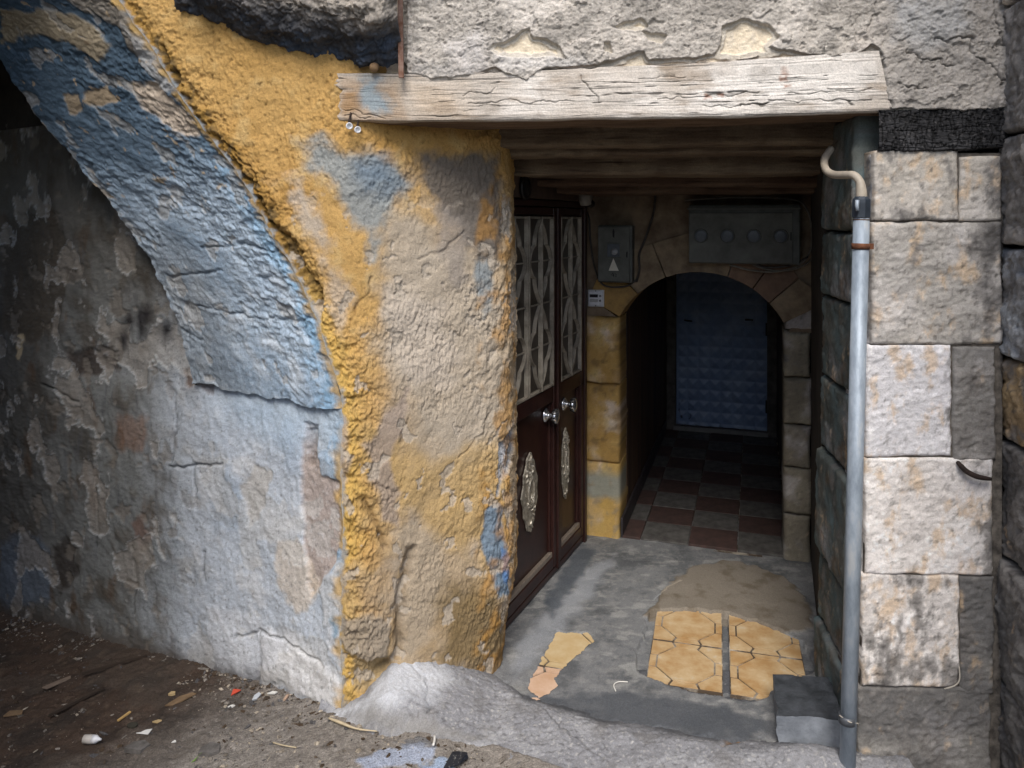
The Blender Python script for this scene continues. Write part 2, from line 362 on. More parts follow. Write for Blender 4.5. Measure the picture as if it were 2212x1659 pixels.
def floor_tile(cx, cy, mat):
    bm = bmesh.new(); g = .010; s = TS - g
    O = G0 + GR * (cx * TS + .013) + GC * (cy * TS + g / 2)
    pt = lambda a, b, z: O + GR * (a * (TS - .026)) + GC * (b * s) + UP * z
    prism_bm(bm, [pt(a, b, -.014) for a, b in ((0, 0), (1, 0), (1, 1), (0, 1))], UP * .0115)
    nb = len(bm.faces)
    k = [(.10, .36), (.10, .64), (.34, .90), (.66, .90), (.90, .64), (.90, .36), (.66, .10), (.34, .10)]
    pieces = [k, [k[2], (.30, 1), (.70, 1), k[3]], [k[6], (.70, 0), (.30, 0), k[7]], [k[1], k[0], (0, .36), (0, .64)], [k[5], k[4], (1, .64), (1, .36)],
              [k[1], (0, .64), (0, 1), (.30, 1), k[2]], [k[3], (.70, 1), (1, 1), (1, .64), k[4]], [k[5], (1, .36), (1, 0), (.70, 0), k[6]], [k[7], (.30, 0), (0, 0), (0, .36), k[0]]]
    for p in pieces:
        mx_, my_ = sum(a for a, b in p) / len(p), sum(b for a, b in p) / len(p)
        q_ = []
        for a, b in p:
            l_ = math.hypot(a - mx_, b - my_); f_ = 1 - .019 / max(l_, .05); q_.append((mx_ + (a - mx_) * f_, my_ + (b - my_) * f_))
        prism_bm(bm, [pt(a, b, -.003) for a, b in q_], UP * .0042)
    bm.faces.ensure_lookup_table()
    for i, f in enumerate(bm.faces): f.material_index = 0 if i < nb else 1
    return bm_obj('floor_tile', bm, [GROUT, mat], vf)
for cx, cy, mt in ((-1, 0, GLAZE), (-1, -1, GLAZE), (0, 0, GLAZE), (0, -1, GLAZE), (-2.55, -1, GLAZE3), (-2.55, -2, GLAZE2)):
    floor_tile(cx, cy, mt)

# corridor floor: chequered terrazzo tiles
RED = plain('red_terrazzo', (86, 66, 61), .7, scale=16, col2=(64, 52, 49), col3=(104, 98, 92), bump=.1)
GREY = plain('grey_terrazzo', (104, 102, 99), .7, scale=16, col2=(70, 68, 66), bump=.1)
bm = bmesh.new(); box_bm(bm, cor(.62, 1.2, -.04), (CR, CC, UP), (.46, 1.2, .045)); cf = tag(bm_obj('corridor_floor', bm, GROUT), 'dark floor of the corridor behind the arch', kind='structure')
cols = [(.215, .316), (.316, .561), (.561, .807), (.807, 1.052)]
tile_me = {}
for j in range(9):
    for i, (a, b) in enumerate(cols):
        d0 = .02 + j * .245; mat = RED if (i + j) % 2 == 0 else GREY
        key = (i == 0, (i + j) % 2)
        c = cor((a + b) / 2, d0 + .1225, .0105)
        if key not in tile_me:
            bm = bmesh.new(); box_bm(bm, Vector((0, 0, 0)), (CR, CC, UP), ((b - a) / 2 - .002, .1205, .007), .0015, 1)
            o = bm_obj('terrazzo_tile', bm, mat); tile_me[key] = o.data
        else:
            o = bpy.data.objects.new('terrazzo_tile', tile_me[key]); sc.collection.objects.link(o)
        o.location = c + UP * random.Random(i * 31 + j).uniform(-.0015, .0015); o.parent = cf

# ---------------------------------------------------------------- the painted arch and pier
def wander(z): return .016 * fbm(z, z * 0 + 3.3, 5, 3, 7) + .010 * fbm(z, z * 0 + 1.7, 22, 3, 8)     # the arris is nowhere straight
arch = tag(empty('painted_arch', (-.58, 2.7, 0)), 'ochre yellow stucco arch and corner pier with blue painted soffit', 'arch')
_d = np.concatenate([[0], np.cumsum(np.hypot(np.diff(PIERX), np.diff(PIERY)))]); PW = _d - np.interp(-.58, PIERX, _d)
WEND = PW[-1]
def plan(wv): return np.interp(wv, PW, PIERX), np.interp(wv, PW, PIERY)
zt = np.linspace(-.12, 2.66, 720); ct = np.linspace(0, 1, 400)
# opening edge as a function of height
za = np.concatenate([[-.2, 1.085], ARC[:11, 1]]); xa = np.concatenate([[-.578, -.58], ARC[:11, 0]])
zs_s = np.linspace(-.2, 2.8, 400); xl_s = np.interp(zs_s, za, xa); ker = np.hanning(15); ker /= ker.sum()
xl_s = np.convolve(np.pad(xl_s, 7, 'edge'), ker, 'valid')
xl = np.interp(zt, zs_s, xl_s)
wl = np.interp(xl, PIERX, PW)
A = wl[:, None] + (WEND - wl)[:, None] * ct[None, :]; B = np.repeat(zt[:, None], len(ct), 1)
kx = np.hanning(101); kx /= kx.sum()
wfine = np.linspace(PW[0], WEND, 1600); pxf, pyf = plan(wfine)
pxf = np.convolve(np.pad(pxf, 50, 'edge'), kx, 'valid'); pyf = np.convolve(np.pad(pyf, 50, 'edge'), kx, 'valid')
X = np.interp(A, wfine, pxf); Y = np.interp(A, wfine, pyf)
cnr = sst(.38, .62, A)                               # how far round the right-hand corner
X = X + cnr * (np.interp(B, [-.1, .05, .3, .6, 1.6, 2.0], [-.055, -.045, .0, .004, -.002, -.02]))
ed = A - wl[:, None]                                  # distance from the opening's edge
X = X + wander(B) * sst(.10, .0, ed)
S = Sheet(A, B, np.stack([X, Y, B], -1))
n1 = fbm(A, B, 2.2, 4, 81); n2 = fbm(A, B, 9, 4, 83); n3 = fbm(A * 1.6, B * .8, 40, 3, 85); n4 = fbm(A, B, 90, 2, 86)
S.C[:] = lin(190, 154, 96); S.C = mixc(S.C, lin(176, 136, 74), sst(-.1, .5, n1) * .7); S.C = mixc(S.C, lin(202, 174, 122), sst(.1, .5, n2) * .6)
S.C = mixc(S.C, lin(140, 108, 66), sst(.22, .5, fbm(A, B, 70, 3, 87)) * .6)
up_m = sst(1.65, 1.85, B)
# relief: trowelled stucco, coarser towards the opening's edge
rv_ = .25 + 1.5 * sst(-.25, .35, fbm(A, B, 3.1, 4, 89))      # trowelled smooth in places, coarse in others
S.D += .018 * n1 + .006 * n2 + rv_ * (.0030 * n3 + .0020 * n4 + .0022 * fbm(A * 1.6, B * .8, 62, 2, 88)) + (.35 + .65 * sst(.1, -.1, n2)) * (flakes(A, B, 7, 641, .0015) + flakes(A * 1.4, B, 19, 643, .0009))
lump = sst(.20, .02, ed + .06 * n2) ; up_l = sst(1.05, 1.25, B)
soft0 = sst(.0, .012, ed)
S.D += soft0 * lump * (.026 * np.maximum(fbm(A, B, 15, 4, 91), -.25) + .016 * np.abs(fbm(A, B, 38, 3, 93)) + .008 * fbm(A, B, 85, 2, 94))
S.C = mixc(S.C, lin(202, 168, 94), sst(.10, .02, ed + .06 * n2) * sst(1.7, 1.4, B) * .8)
oliv = sst(.10, .02, ed + .05 * fbm(A, B, 14, 3, 95)) * sst(1.35, 1.6, B)
S.C = mixc(S.C, lin(150, 116, 54), oliv * .7); S.C = mixc(S.C, lin(92, 80, 60), oliv * sst(.05, .3, fbm(A, B, 30, 3, 96)) * .8)
S.crack([(345, 100), (372, 150), (402, 230), (450, 296), (505, 362), (562, 440), (602, 500), (650, 570), (690, 650)], .013, .026, .42, .05)
S.crack([(480, 300), (540, 372), (590, 440)], .007, .012, .5, .05)
fd = sst(.06, .26, A + .10 * n1 + .05 * n2) * sst(1.95, 1.5, B)
S.C = mixc(S.C, lin(172, 158, 138), fd * .78); S.C = mixc(S.C, lin(168, 138, 90), fd * sst(.08, .4, fbm(A, B, 3.5, 4, 98)) * .6)
S.C = mixc(S.C, lin(168, 158, 146), fd * sst(.1, .35, fbm(A, B, 5.5, 5, 99)) * .6)
S.C = mixc(S.C, lin(150, 158, 164), sst(.016, .0, ed + .03 * fbm(A, B, 26, 4, 100)) * .8)
# the coat is pitted all over the upper part
pit = sst(.28, .5, fbm(A, B, 46, 3, 97)) * up_m; S.D -= .004 * pit; S.C *= (1 - .35 * pit)[..., None]
T = S.patch
faded = (176, 165, 149)
T([(840, 440), (900, 470), (960, 520), (1010, 560), (1085, 640), (1095, 900), (1040, 1010), (960, 1030), (900, 940), (860, 830), (800, 720), (830, 600), (820, 500)], faded, .06, .09, 8, .85)
T([(830, 620), (930, 640), (990, 740), (980, 830), (900, 830), (850, 760)], (188, 177, 163), .04, .08, 9, .8)
T([(760, 880), (930, 1000), (1060, 950), (1100, 1040), (1090, 1250), (980, 1180), (880, 1120), (800, 1080)], (184, 154, 100), .05, .09, 8, .7)
T([(652, 312), (700, 300), (745, 345), (790, 322), (850, 345), (885, 400), (855, 432), (830, 470), (806, 560), (790, 515), (760, 470), (722, 420), (690, 372), (664, 350)], (142, 150, 152), .03, .05, 12, .9, -.002, 1)
T([(760, 350), (830, 340), (880, 380), (860, 420), (790, 415)], (100, 120, 138), .05, .05, 12, .75, 0, 2)
T([(905, 330), (1075, 340), (1092, 470), (1080, 560), (1030, 560), (985, 500), (945, 440), (915, 390)], (104, 100, 96), .03, .05, 12, .9, -.003, 3)
T([(938, 430), (1000, 470), (1010, 600), (985, 620), (955, 560)], (146, 138, 130), .02, .04, 14, .7, 0, 4)
T([(1020, 560), (1062, 560), (1066, 640), (1046, 690), (1030, 640)], (120, 138, 150), .015, .03, 16, .7, 0, 5)
T([(628, 380), (662, 395), (690, 470), (710, 520), (702, 560), (660, 500), (632, 440)], (184, 176, 166), .03, .05, 16, .75, .003, 6)
T([(700, 560), (745, 600), (760, 660), (738, 720), (712, 660)], (182, 170, 156), .03, .05, 16, .7, .003, 7)
T([(845, 885), (880, 842), (872, 930), (838, 990), (858, 1060), (862, 1140), (830, 1120), (806, 1040), (782, 960)], (160, 146, 134), .015, .03, 14, .85, -.002, 8)
T([(700, 930), (745, 905), (760, 990), (745, 1040), (715, 1010)], (176, 160, 146), .012, .02, 18, .7, 0, 9)
T([(850, 1150), (905, 1130), (968, 1190), (960, 1310), (925, 1400), (872, 1420), (860, 1330), (880, 1240)], (172, 158, 138), .03, .05, 10, .85, 0, 10)
T([(960, 1260), (1020, 1250), (1080, 1300), (1090, 1420), (1060, 1460), (940, 1430)], (118, 100, 68), .05, .06, 10, .85, 0, 11)
T([(1052, 1100), (1082, 1085), (1096, 1180), (1104, 1280), (1078, 1292), (1062, 1240), (1040, 1180)], (112, 132, 150), .008, .02, 20, .95, -.003, 12)
T([(1086, 1180), (1100, 1200), (1104, 1270), (1090, 1260)], (92, 132, 184), .008, .01, 20, .8, 0, 13)
T([(735, 1335), (800, 1320), (840, 1350), (835, 1420), (780, 1430), (745, 1400)], (150, 140, 126), .012, .03, 18, .9, .012, 14)
T([(720, 1220), (760, 1200), (800, 1260), (830, 1330), (780, 1330), (735, 1330)], (170, 148, 118), .015, .03, 18, .5, .006, 15)
T([(760, 1420), (830, 1420), (850, 1440), (800, 1500), (770, 1490)], (166, 146, 110), .012, .02, 18, .9, -.02, 16)
# undercut hollow between the bulge and the pier foot
S.crack([(885, 1190), (872, 1260), (860, 1330), (862, 1410), (830, 1450)], .018, .026, .6, .02)
S.crack([(832, 1180), (815, 1130), (780, 1080)], .010, .012, .6, .02)
for ln in ([(905, 560), (960, 540), (1000, 500)], [(760, 690), (790, 640), (800, 600)], [(800, 850), (745, 862), (700, 858)], [(990, 990), (1040, 940), (1060, 900)], [(880, 905), (868, 960)], [(770, 1040), (860, 1060)]):
    S.crack(ln, .004, .005, .65, .02)
# broken arris by the door: stucco off, pale mortar and stone show
e2 = A - .47 + .04 * fbm(A, B, 8, 4, 101)
S.patch([(1082, 960), (1112, 890), (1114, 960), (1090, 1040), (1076, 1070)], (168, 172, 178), .006, .02, 22, .95, -.02, 17)
for pl in ([(1085, 420), (1104, 430), (1106, 500), (1092, 520)], [(1098, 640), (1113, 600), (1114, 700), (1104, 720)], [(1088, 1060), (1108, 1080), (1106, 1160), (1094, 1120)], [(1100, 1260), (1110, 1230), (1110, 1420), (1098, 1400)]):
    S.patch(pl, (196, 186, 172), .006, .02, 22, .85, -.008, 18)
arris = sst(.012, .05, e2); S.D += arris * .010 * fbm(A, B, 24, 4, 103); S.C = mixc(S.C, lin(168, 122, 50), arris * sst(-.1, .3, n2) * .6)
S.C = mixc(S.C, lin(120, 104, 84), sst(.12, -.02, B + .05 * n2) * .6)
pl_ = sst(.27, .285, fbm(A, B, 11, 6, 104)) * sst(1.9, 1.6, B); S.D -= .0045 * pl_; S.C = mixc(S.C, lin(176, 166, 152), pl_ * .75)
S.D *= sst(-.004, .028, ed)
S.build('yellow_stucco', ROUGH, arch)

# soffit of the arch ring, ruled along the passage
arc_d = np.concatenate([[0], np.cumsum(np.hypot(np.diff(ARC[:, 0]), np.diff(ARC[:, 1])))])
av = xs((-.02, 2.3, 420), (2.3, arc_d[-1], 40)); sv = np.linspace(0, 1, 300)
af = np.linspace(-.02, arc_d[-1], 1500)
fx = np.interp(zs_s, zs_s, xl_s)
AX = np.interp(af, arc_d, ARC[:, 0]); AZ = np.interp(af, arc_d, ARC[:, 1]); AZ[af < 0] = 1.09 + af[af < 0]
m_ = AZ < 2.62; half = af < 2.4
AX = np.where(m_ & half, np.interp(AZ, zs_s, xl_s), AX)
A = np.repeat(av[:, None], len(sv), 1)
depth = np.interp(av, [0, .5, .9, 1.3, 9], [.80, .82, .92, .98, 1.0]) + .02 * fbm(av, av * 0, 6, 4, 111)
B = depth[:, None] * sv[None, :]
X0 = np.interp(A, af, AX); Z0 = np.interp(A, af, AZ); Y0 = np.interp(X0, pxf[:1100], pyf[:1100]); X0 = X0 + wander(Z0) * sst(.14, .0, B)
Z0 = Z0 + sst(.10, .0, A) * (.035 * fbm(B, B * 0 + 2.2, 5, 5, 113) - .012)
P = np.stack([X0 + E1[0] * B, Y0 + E1[1] * B, Z0], -1)
S = Sheet(A, B, P, flip=True)
if S.N[100, 100] @ np.array([-1, -.5, -.5]) < 0: S.N *= -1; S.flip = False
n1 = fbm(A, B, 2.5, 4, 121); n2 = fbm(A, B, 10, 4, 123); n3 = fbm(A * 1.9, B * .8, 30, 4, 125)
S.D += .008 * sst(.02, .12, B) * sst(.4, .05, A) + .012 * n1 + .004 * n2 + .0026 * n3 * (1 + .8 * sst(.4, .1, B)) + (.35 + .65 * sst(.1, -.1, n1)) * (flakes(A * 1.5, B, 8, 651, .0020) + flakes(A * 1.8, B, 22, 653, .0012))
S.D += .005 * ridge(A * 2.0, B * .9, 22, 3, 127) * sst(.5, .15, B) * sst(1.3, .9, A) - .006 * np.maximum(0, fbm(A, B, 38, 3, 128)) * sst(.45, .1, B)
S.C[:] = lin(172, 189, 206); S.C = mixc(S.C, lin(198, 208, 218), sst(-.1, .35, n2) * sst(.6, .3, A)); S.C = mixc(S.C, lin(142, 164, 186), sst(0, .45, n1) * .8)
S.C = mixc(S.C, lin(140, 184, 218), sst(.14, .02, B + .06 * n2) * .75)
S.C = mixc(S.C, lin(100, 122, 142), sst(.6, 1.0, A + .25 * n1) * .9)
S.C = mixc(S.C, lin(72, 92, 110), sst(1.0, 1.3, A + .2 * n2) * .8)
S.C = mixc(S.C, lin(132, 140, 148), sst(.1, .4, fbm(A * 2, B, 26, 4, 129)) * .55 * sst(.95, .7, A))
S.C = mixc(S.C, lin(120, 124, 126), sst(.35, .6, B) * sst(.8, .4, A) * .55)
T = S.patch; tan = (176, 156, 128); pale = (206, 190, 172)
T([(275, 185), (340, 180), (400, 240), (430, 290), (395, 295), (350, 262), (300, 230)], pale, .01, .03, 16, .95, -.006, 1)
T([(180, 200), (225, 185), (250, 215), (215, 232), (185, 222)], tan, .008, .02, 18, .9, -.004, 2)
T([(140, 205), (170, 200), (180, 240), (150, 250)], tan, .008, .02, 18, .85, -.004, 3)
T([(0, 20), (120, 25), (200, 50), (240, 100), (215, 140), (160, 90), (60, 75), (0, 95)], (170, 156, 132), .012, .04, 12, .95, .004, 4)
T([(130, -10), (250, -10), (300, 40), (320, 110), (290, 130), (260, 60), (180, 20)], (150, 140, 126), .012, .04, 12, .8, .006, 5)
T([(270, 60), (330, 90), (390, 190), (350, 190), (300, 140)], (190, 190, 190), .012, .04, 16, .8, .004, 6)
for k, pl in enumerate(([(0, 205), (30, 225), (70, 300), (110, 350), (95, 350), (40, 280), (0, 240)], [(130, 410), (165, 440), (185, 480), (160, 470)], [(205, 410), (230, 415), (250, 430), (225, 430)], [(330, 385), (360, 382), (362, 392), (335, 396)], [(110, 440), (140, 470), (175, 520), (130, 490)])):
    T(pl, tan, .006, .015, 22, .85, 0, 7 + k)
T([(520, 360), (575, 420), (560, 470), (500, 400)], (84, 120, 156), .02, .04, 14, .6)
flk = sst(.36, .46, fbm(A, B, 17, 4, 131)) * sst(.6, .9, A); S.C = mixc(S.C, lin(*tan), flk * .9)
for ln in ([(440, 540), (520, 530), (610, 545)], [(360, 600), (480, 585)], [(420, 660), (560, 690), (680, 690)], [(395, 715), (440, 735)]):
    S.crack(ln, .005, .008, .7, .02)
S.C = mixc(S.C, S.C * .55, sst(.2, .5, fbm(A * 1.8, B, 44, 3, 133)) * .7); S.C = mixc(S.C, lin(190, 200, 210), sst(.2, .5, fbm(A * 1.8, B, 36, 3, 134)) * .45 * sst(1.1, .5, A))
em = sst(.03, -.012, B - .012 + .06 * fbm(A, B * .5, 17, 5, 136)); S.C = mixc(S.C, lin(188, 154, 92), em * .85); S.D += em * .008 * fbm(A, B, 30, 3, 137)
pk = fbm(A, B, 6, 6, 138); pm = sst(.24, .255, pk); S.D -= .004 * pm; S.C = mixc(S.C, lin(176, 172, 166), pm * .55)
S.D *= sst(-.004, .028, B)
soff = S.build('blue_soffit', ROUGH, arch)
# under-ledge and back face of the ring
V = []; Q = []
rear = S.P[:, -1] + S.N[:, -1] * S.D[:, -1][:, None]
k = len(rear); off = np.zeros_like(rear)
tdir = np.gradient(rear, axis=0); nrm = np.cross(tdir, np.array([E1[0], E1[1], 0])); nrm /= np.linalg.norm(nrm, axis=1, keepdims=True) + 1e-9
if nrm[60] @ np.array([1, 0, .5]) < 0: nrm = -nrm
outer = rear + nrm * .45
me = fast_mesh('ring_back', np.concatenate([rear, outer]), [(i, i + 1, k + i + 1, k + i) for i in range(k - 1)], np.tile(lin(120, 112, 100), (2 * k, 1)))
link('ring_back', me, ROUGH, arch)
bot = S.P[0] + S.N[0] * S.D[0][:, None]; n = len(bot); inner = bot + np.array([.53, .848, 0]) * .12
me = fast_mesh('springing_ledge', np.concatenate([bot, inner]), [(i, i + 1, n + i + 1, n + i) for i in range(n - 1)], np.tile(lin(110, 124, 140), (2 * n, 1)))
link('springing_ledge', me, ROUGH, arch)

# ---------------------------------------------------------------- passage: right-hand wall
qv = 4.2 * np.linspace(0, 1, 450) ** 1.45; zv = xs((-.6, 1.75, 500), (1.75, 3.4, 110))
A, B = np.meshgrid(qv, zv)
cy0 = float(np.interp(-.579, pxf[:1100], pyf[:1100]))
S = Sheet(A, B, np.stack([-.579 + E1[0] * A + wander(B) * sst(.14, .0, A), cy0 + E1[1] * A, B], -1))
if S.N[10, 10] @ np.array([-.53, -.848, 0]) < 0: S.N *= -1; S.flip = True
n1 = fbm(A, B, 1.8, 4, 141); n2 = fbm(A, B, 7, 4, 143); n3 = fbm(A * 1.8, B * .9, 26, 4, 145)
S.D += .016 * n1 * sst(0, .1, A) + .005 * n2 + .0028 * n3 + flakes(A, B, 6, 661, .0010) + flakes(A * 1.3, B, 18, 663, .0007) + .0015 * fbm(A, B, 80, 2, 146) - .012 * sst(.9, 1.08, B) * sst(.03, .12, A) - .12 * sst(1.09, 1.13, B) * sst(.75, .5, A)
S.C[:] = lin(194, 202, 212); S.C = mixc(S.C, lin(214, 217, 221), sst(0, .4, n2) * .8); S.C = mixc(S.C, lin(160, 178, 198), sst(.05, .45, n1) * .7)
S.C = mixc(S.C, lin(150, 180, 206), sst(.16, .02, A + .05 * n2) * sst(.3, .5, B) * .8)
deep = sst(.6, 1.3, A + .35 * n1)  # towards the depth: grime tones, with the recess's shadow put into the pigment
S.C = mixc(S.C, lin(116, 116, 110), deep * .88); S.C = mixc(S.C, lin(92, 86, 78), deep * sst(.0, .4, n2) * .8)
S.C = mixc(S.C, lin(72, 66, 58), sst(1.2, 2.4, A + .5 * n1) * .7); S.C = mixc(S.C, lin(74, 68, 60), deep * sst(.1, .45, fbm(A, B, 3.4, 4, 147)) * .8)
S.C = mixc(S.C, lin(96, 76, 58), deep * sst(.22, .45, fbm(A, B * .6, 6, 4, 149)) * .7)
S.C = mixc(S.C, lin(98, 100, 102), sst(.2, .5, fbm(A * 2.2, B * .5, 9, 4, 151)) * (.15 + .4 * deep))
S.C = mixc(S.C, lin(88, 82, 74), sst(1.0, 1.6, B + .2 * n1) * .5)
T = S.patch
T([(560, 1375), (610, 1370), (690, 1420), (760, 1480), (750, 1540), (640, 1500), (560, 1460)], (242, 243, 245), .02, .05, 12, .95, .006, 1)
T([(440, 1300), (560, 1340), (640, 1380), (560, 1460), (440, 1430)], (216, 219, 224), .03, .05, 10, .7, 0, 2)
T([(655, 915), (680, 920), (690, 1030), (730, 1040), (742, 1140), (720, 1220), (670, 1290), (655, 1180), (650, 1050)], (176, 162, 154), .008, .02, 18, .95, -.012, 3)
T([(660, 930), (676, 930), (678, 1010), (662, 1010)], (140, 128, 120), .006, .02, 24, .8, -.016, 4)
T([(690, 1260), (730, 1225), (756, 1280), (740, 1340), (700, 1350)], (196, 200, 204), .01, .02, 18, .9, .006, 5)
T([(715, 1340), (750, 1330), (752, 1370), (725, 1380)], (126, 156, 178), .01, .02, 18, .8, 0, 6)
T([(520, 1050), (560, 1000), (590, 1020), (570, 1100), (540, 1140)], (190, 186, 180), .01, .03, 18, .8, -.004, 7)
T([(600, 1180), (640, 1160), (690, 1280), (640, 1330), (600, 1260)], (210, 196, 178), .015, .04, 14, .7, 0, 8)
T([(390, 800), (470, 805), (455, 850), (400, 830)], (112, 86, 66), .01, .03, 20, .75, -.006, 9)
T([(250, 900), (320, 900), (310, 980), (260, 970)], (136, 104, 84), .02, .04, 14, .6, 0, 10)
T([(0, 470), (110, 460), (150, 560), (120, 700), (60, 740), (0, 720)], (84, 76, 66), .02, .05, 10, .8, -.01, 11)
T([(130, 760), (230, 750), (250, 800), (150, 820)], (66, 54, 46), .015, .03, 16, .8, -.01, 12)
T([(30, 725), (45, 720), (42, 780), (32, 770)], (190, 172, 140), .006, .015, 24, .8, 0, 13)
T([(0, 1170), (60, 1150), (105, 1180), (110, 1300), (0, 1320)], (110, 122, 136), .02, .04, 12, .7, 0, 14)
T([(110, 1180), (150, 1160), (165, 1240), (130, 1290)], (60, 52, 46), .015, .03, 16, .8, -.008, 15)
T([(285, 1130), (310, 1110), (330, 1170), (300, 1190)], (116, 88, 74), .015, .03, 16, .7, 0, 16)
for ln in ([(560, 1370), (558, 1440), (556, 1480)], [(505, 1380), (560, 1365), (620, 1385), (700, 1440)], [(375, 850), (378, 930), (372, 1000)], [(285, 1180), (290, 1270), (285, 1330)], [(420, 1000), (425, 1100)], [(440, 1190), (445, 1260)], [(200, 1000), (210, 1100), (205, 1180)], [(90, 830), (160, 870)], [(365, 1010), (480, 1000)]):
    S.crack(ln, .005, .010, .5, .02)
S.C = mixc(S.C, lin(92, 84, 76), sst(.10, -.02, B - street_h(S.P[..., 0], S.P[..., 1]) + .06 * n2) * (.25 + .65 * sst(.1, .6, A)))
pk = fbm(A, B, 3.6, 6, 155); pm = sst(.16, .18, pk) * (.25 + .75 * deep); S.D -= .005 * pm; S.C = mixc(S.C, lin(158, 150, 140), pm * .6)
rim = sst(.12, .16, pk) * (1 - pm); S.C = mixc(S.C, lin(206, 206, 204), rim * .5)
pk = fbm(A, B, 8, 6, 157); pm = sst(.25, .27, pk) * (.3 + .7 * deep); S.D -= .004 * pm; S.C = mixc(S.C, lin(128, 120, 110), pm * .65)
S.C = mixc(S.C, lin(90, 92, 94), sst(.25, .5, fbm(A * 1.5, B, 48, 3, 158)) * .5); S.C = mixc(S.C, lin(216, 218, 222), sst(.25, .5, fbm(A, B, 40, 3, 159)) * .4 * (1 - deep))
em = sst(.03, -.012, A - .012 + .06 * fbm(A * .5, B, 15, 5, 160)) * sst(1.1, 1.0, B); S.C = mixc(S.C, lin(192, 158, 96), em * .85); S.D += em * .008 * fbm(A, B, 30, 3, 162)
S.C = mixc(S.C, lin(168, 190, 210), sst(.82, 1.0, B + .06 * n2) * sst(1.12, 1.06, B) * sst(.9, .4, A) * .6)
for k, (u, v, a, b) in enumerate(((256, 735, 10, 20), (297, 700, 8, 34), (312, 680, 12, 16), (352, 715, 16, 20), (275, 690, 8, 14))):   # sprayed black dabs
    T([(u - a, v), (u - a * .6, v - b * .8), (u + a * .4, v - b), (u + a, v - b * .2), (u + a * .6, v + b * .7), (u - a * .3, v + b)], (26, 22, 28), .04, .02, 16, .97, 0, 20 + k)
S.D *= np.where(B < 1.1, sst(-.004, .028, A), 1)
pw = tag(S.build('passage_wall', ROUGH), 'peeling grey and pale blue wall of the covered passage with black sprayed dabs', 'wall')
# the rest of the covered passage, dark and mostly out of view
pv = tag(empty('passage_vault', (-3, 3.6, 0)), 'dark rough vault roofing the covered passage behind the arch', 'vault')
VM = plain('dark_masonry', (66, 60, 54), .95, scale=6, col2=(42, 38, 34), bump=.6, bscale=40)  # dark tone chosen to cut bounce light in the passage
ang = np.linspace(0, math.pi, 25); c0 = np.array([-.575, 2.607]); far = np.array([-2.64, 2.81])
vx = (c0[0] + far[0]) / 2 + (c0[0] - far[0]) / 2 * 1.02 * np.cos(ang); vy = np.interp(vx, [far[0], c0[0]], [far[1], c0[1]]); vz = 2.15 + 1.1 * np.sin(ang) ** .8
prof = np.stack([vx, vy, vz], -1); a_ = prof + np.array([*(E1 * .6), 0]); b_ = prof + np.array([*(E1 * 5), 0])
link('vault_shell', fast_mesh('vault_shell', np.concatenate([a_, b_]), [(i, i + 1, 26 + i, 25 + i) for i in range(24)]), VM, pv)
fw0 = np.array([*(far + E1 * -.0), -1.2]); fw1 = np.array([*(far + E1 * 5), -1.2]); H = np.array([0, 0, 3.0])
link('side_wall', fast_mesh('side_wall', [fw0, fw1, fw1 + H, fw0 + H], [(0, 1, 2, 3)]), VM, pv)
e0 = np.array([*(c0 + E1 * 4.9), -1.4]); e1_ = np.array([*(far + E1 * 4.9), -1.4]); H = np.array([0, 0, 5.0])
link('end_wall', fast_mesh('end_wall', [e0, e1_, e1_ + H, e0 + H], [(0, 1, 2, 3)]), VM, pv)

# ---------------------------------------------------------------- wall over the entrance
tw = tag(empty('plastered_wall', (.5, 2.5, 2.2)), 'rough grey plastered wall over the lintel with flaking patches', 'wall')
fav = np.linspace(-.62, 1.66, 800); fz = np.linspace(1.98, 2.62, 270); A, B = np.meshgrid(fav, fz)
S = Sheet(A, B, np.stack([A, fac(A), np.where(A < 1.158, np.maximum(B, 2.085), B)], -1))
S.N[:] = np.array(FN)
n1 = fbm(A, B, 4, 4, 161); n2 = fbm(A, B, 16, 4, 163); n3 = fbm(A, B, 60, 3, 165)
S.D += -.012 + .005 * n2 + .003 * n3
S.C[:] = lin(230, 216, 192); S.C = mixc(S.C, lin(212, 202, 186), sst(0, .4, n2) * .7); S.C = mixc(S.C, lin(238, 228, 208), sst(.1, .4, n1) * .7)
coat = S.loc([(860, -60), (860, 120), (878, 158), (930, 170), (1010, 165), (1070, 148), (1090, 160), (1140, 172), (1180, 148), (1290, 140), (1390, 112), (1400, 130), (1470, 128), (1540, 118), (1620, 128), (1690, 108), (1750, 118), (1800, 122), (1850, 118), (1880, 100), (1898, 108), (1912, 165), (1922, 235), (2080, 238), (2160, 236), (2230, 240), (2230, -60)])
dm = sdist(A, B, coat) + .010 * fbm(A, B, 20, 5, 167)
holes = [[(1056, 108), (1066, 96), (1090, 92), (1110, 84), (1128, 68), (1142, 62), (1152, 80), (1180, 84), (1205, 100), (1222, 128), (1180, 122), (1120, 124), (1080, 122)], [(1330, 60), (1350, 48), (1385, 40), (1400, 60), (1372, 66), (1345, 66)], [(1385, 68), (1410, 72), (1440, 78), (1430, 96), (1400, 86)],
         [(1560, 60), (1600, 40), (1660, 55), (1680, 80), (1660, 100), (1700, 112), (1680, 124), (1640, 124), (1600, 128), (1540, 122), (1556, 98)], [(1302, 90), (1318, 92), (1322, 116), (1306, 112)]]
for h in holes: dm = np.minimum(dm, -sdist(A, B, S.loc(h)) + .008 * fbm(A, B, 24, 4, 169))
lay = sst(-.016, -.012, dm + .012 * fbm(A, B, 13, 5, 168)); S.D += .006 * lay * (1 + .3 * n2); S.C = mixc(S.C, lin(188, 182, 172), lay * .8)
cm = sst(-.002, .002, dm); thick = .015 + .006 * n1 + .005 * fbm(A, B, 9, 3, 170)
S.D += cm * (thick + .0035 * n2 + .003 * n3 + .0015 * fbm(A, B, 130, 2, 171))
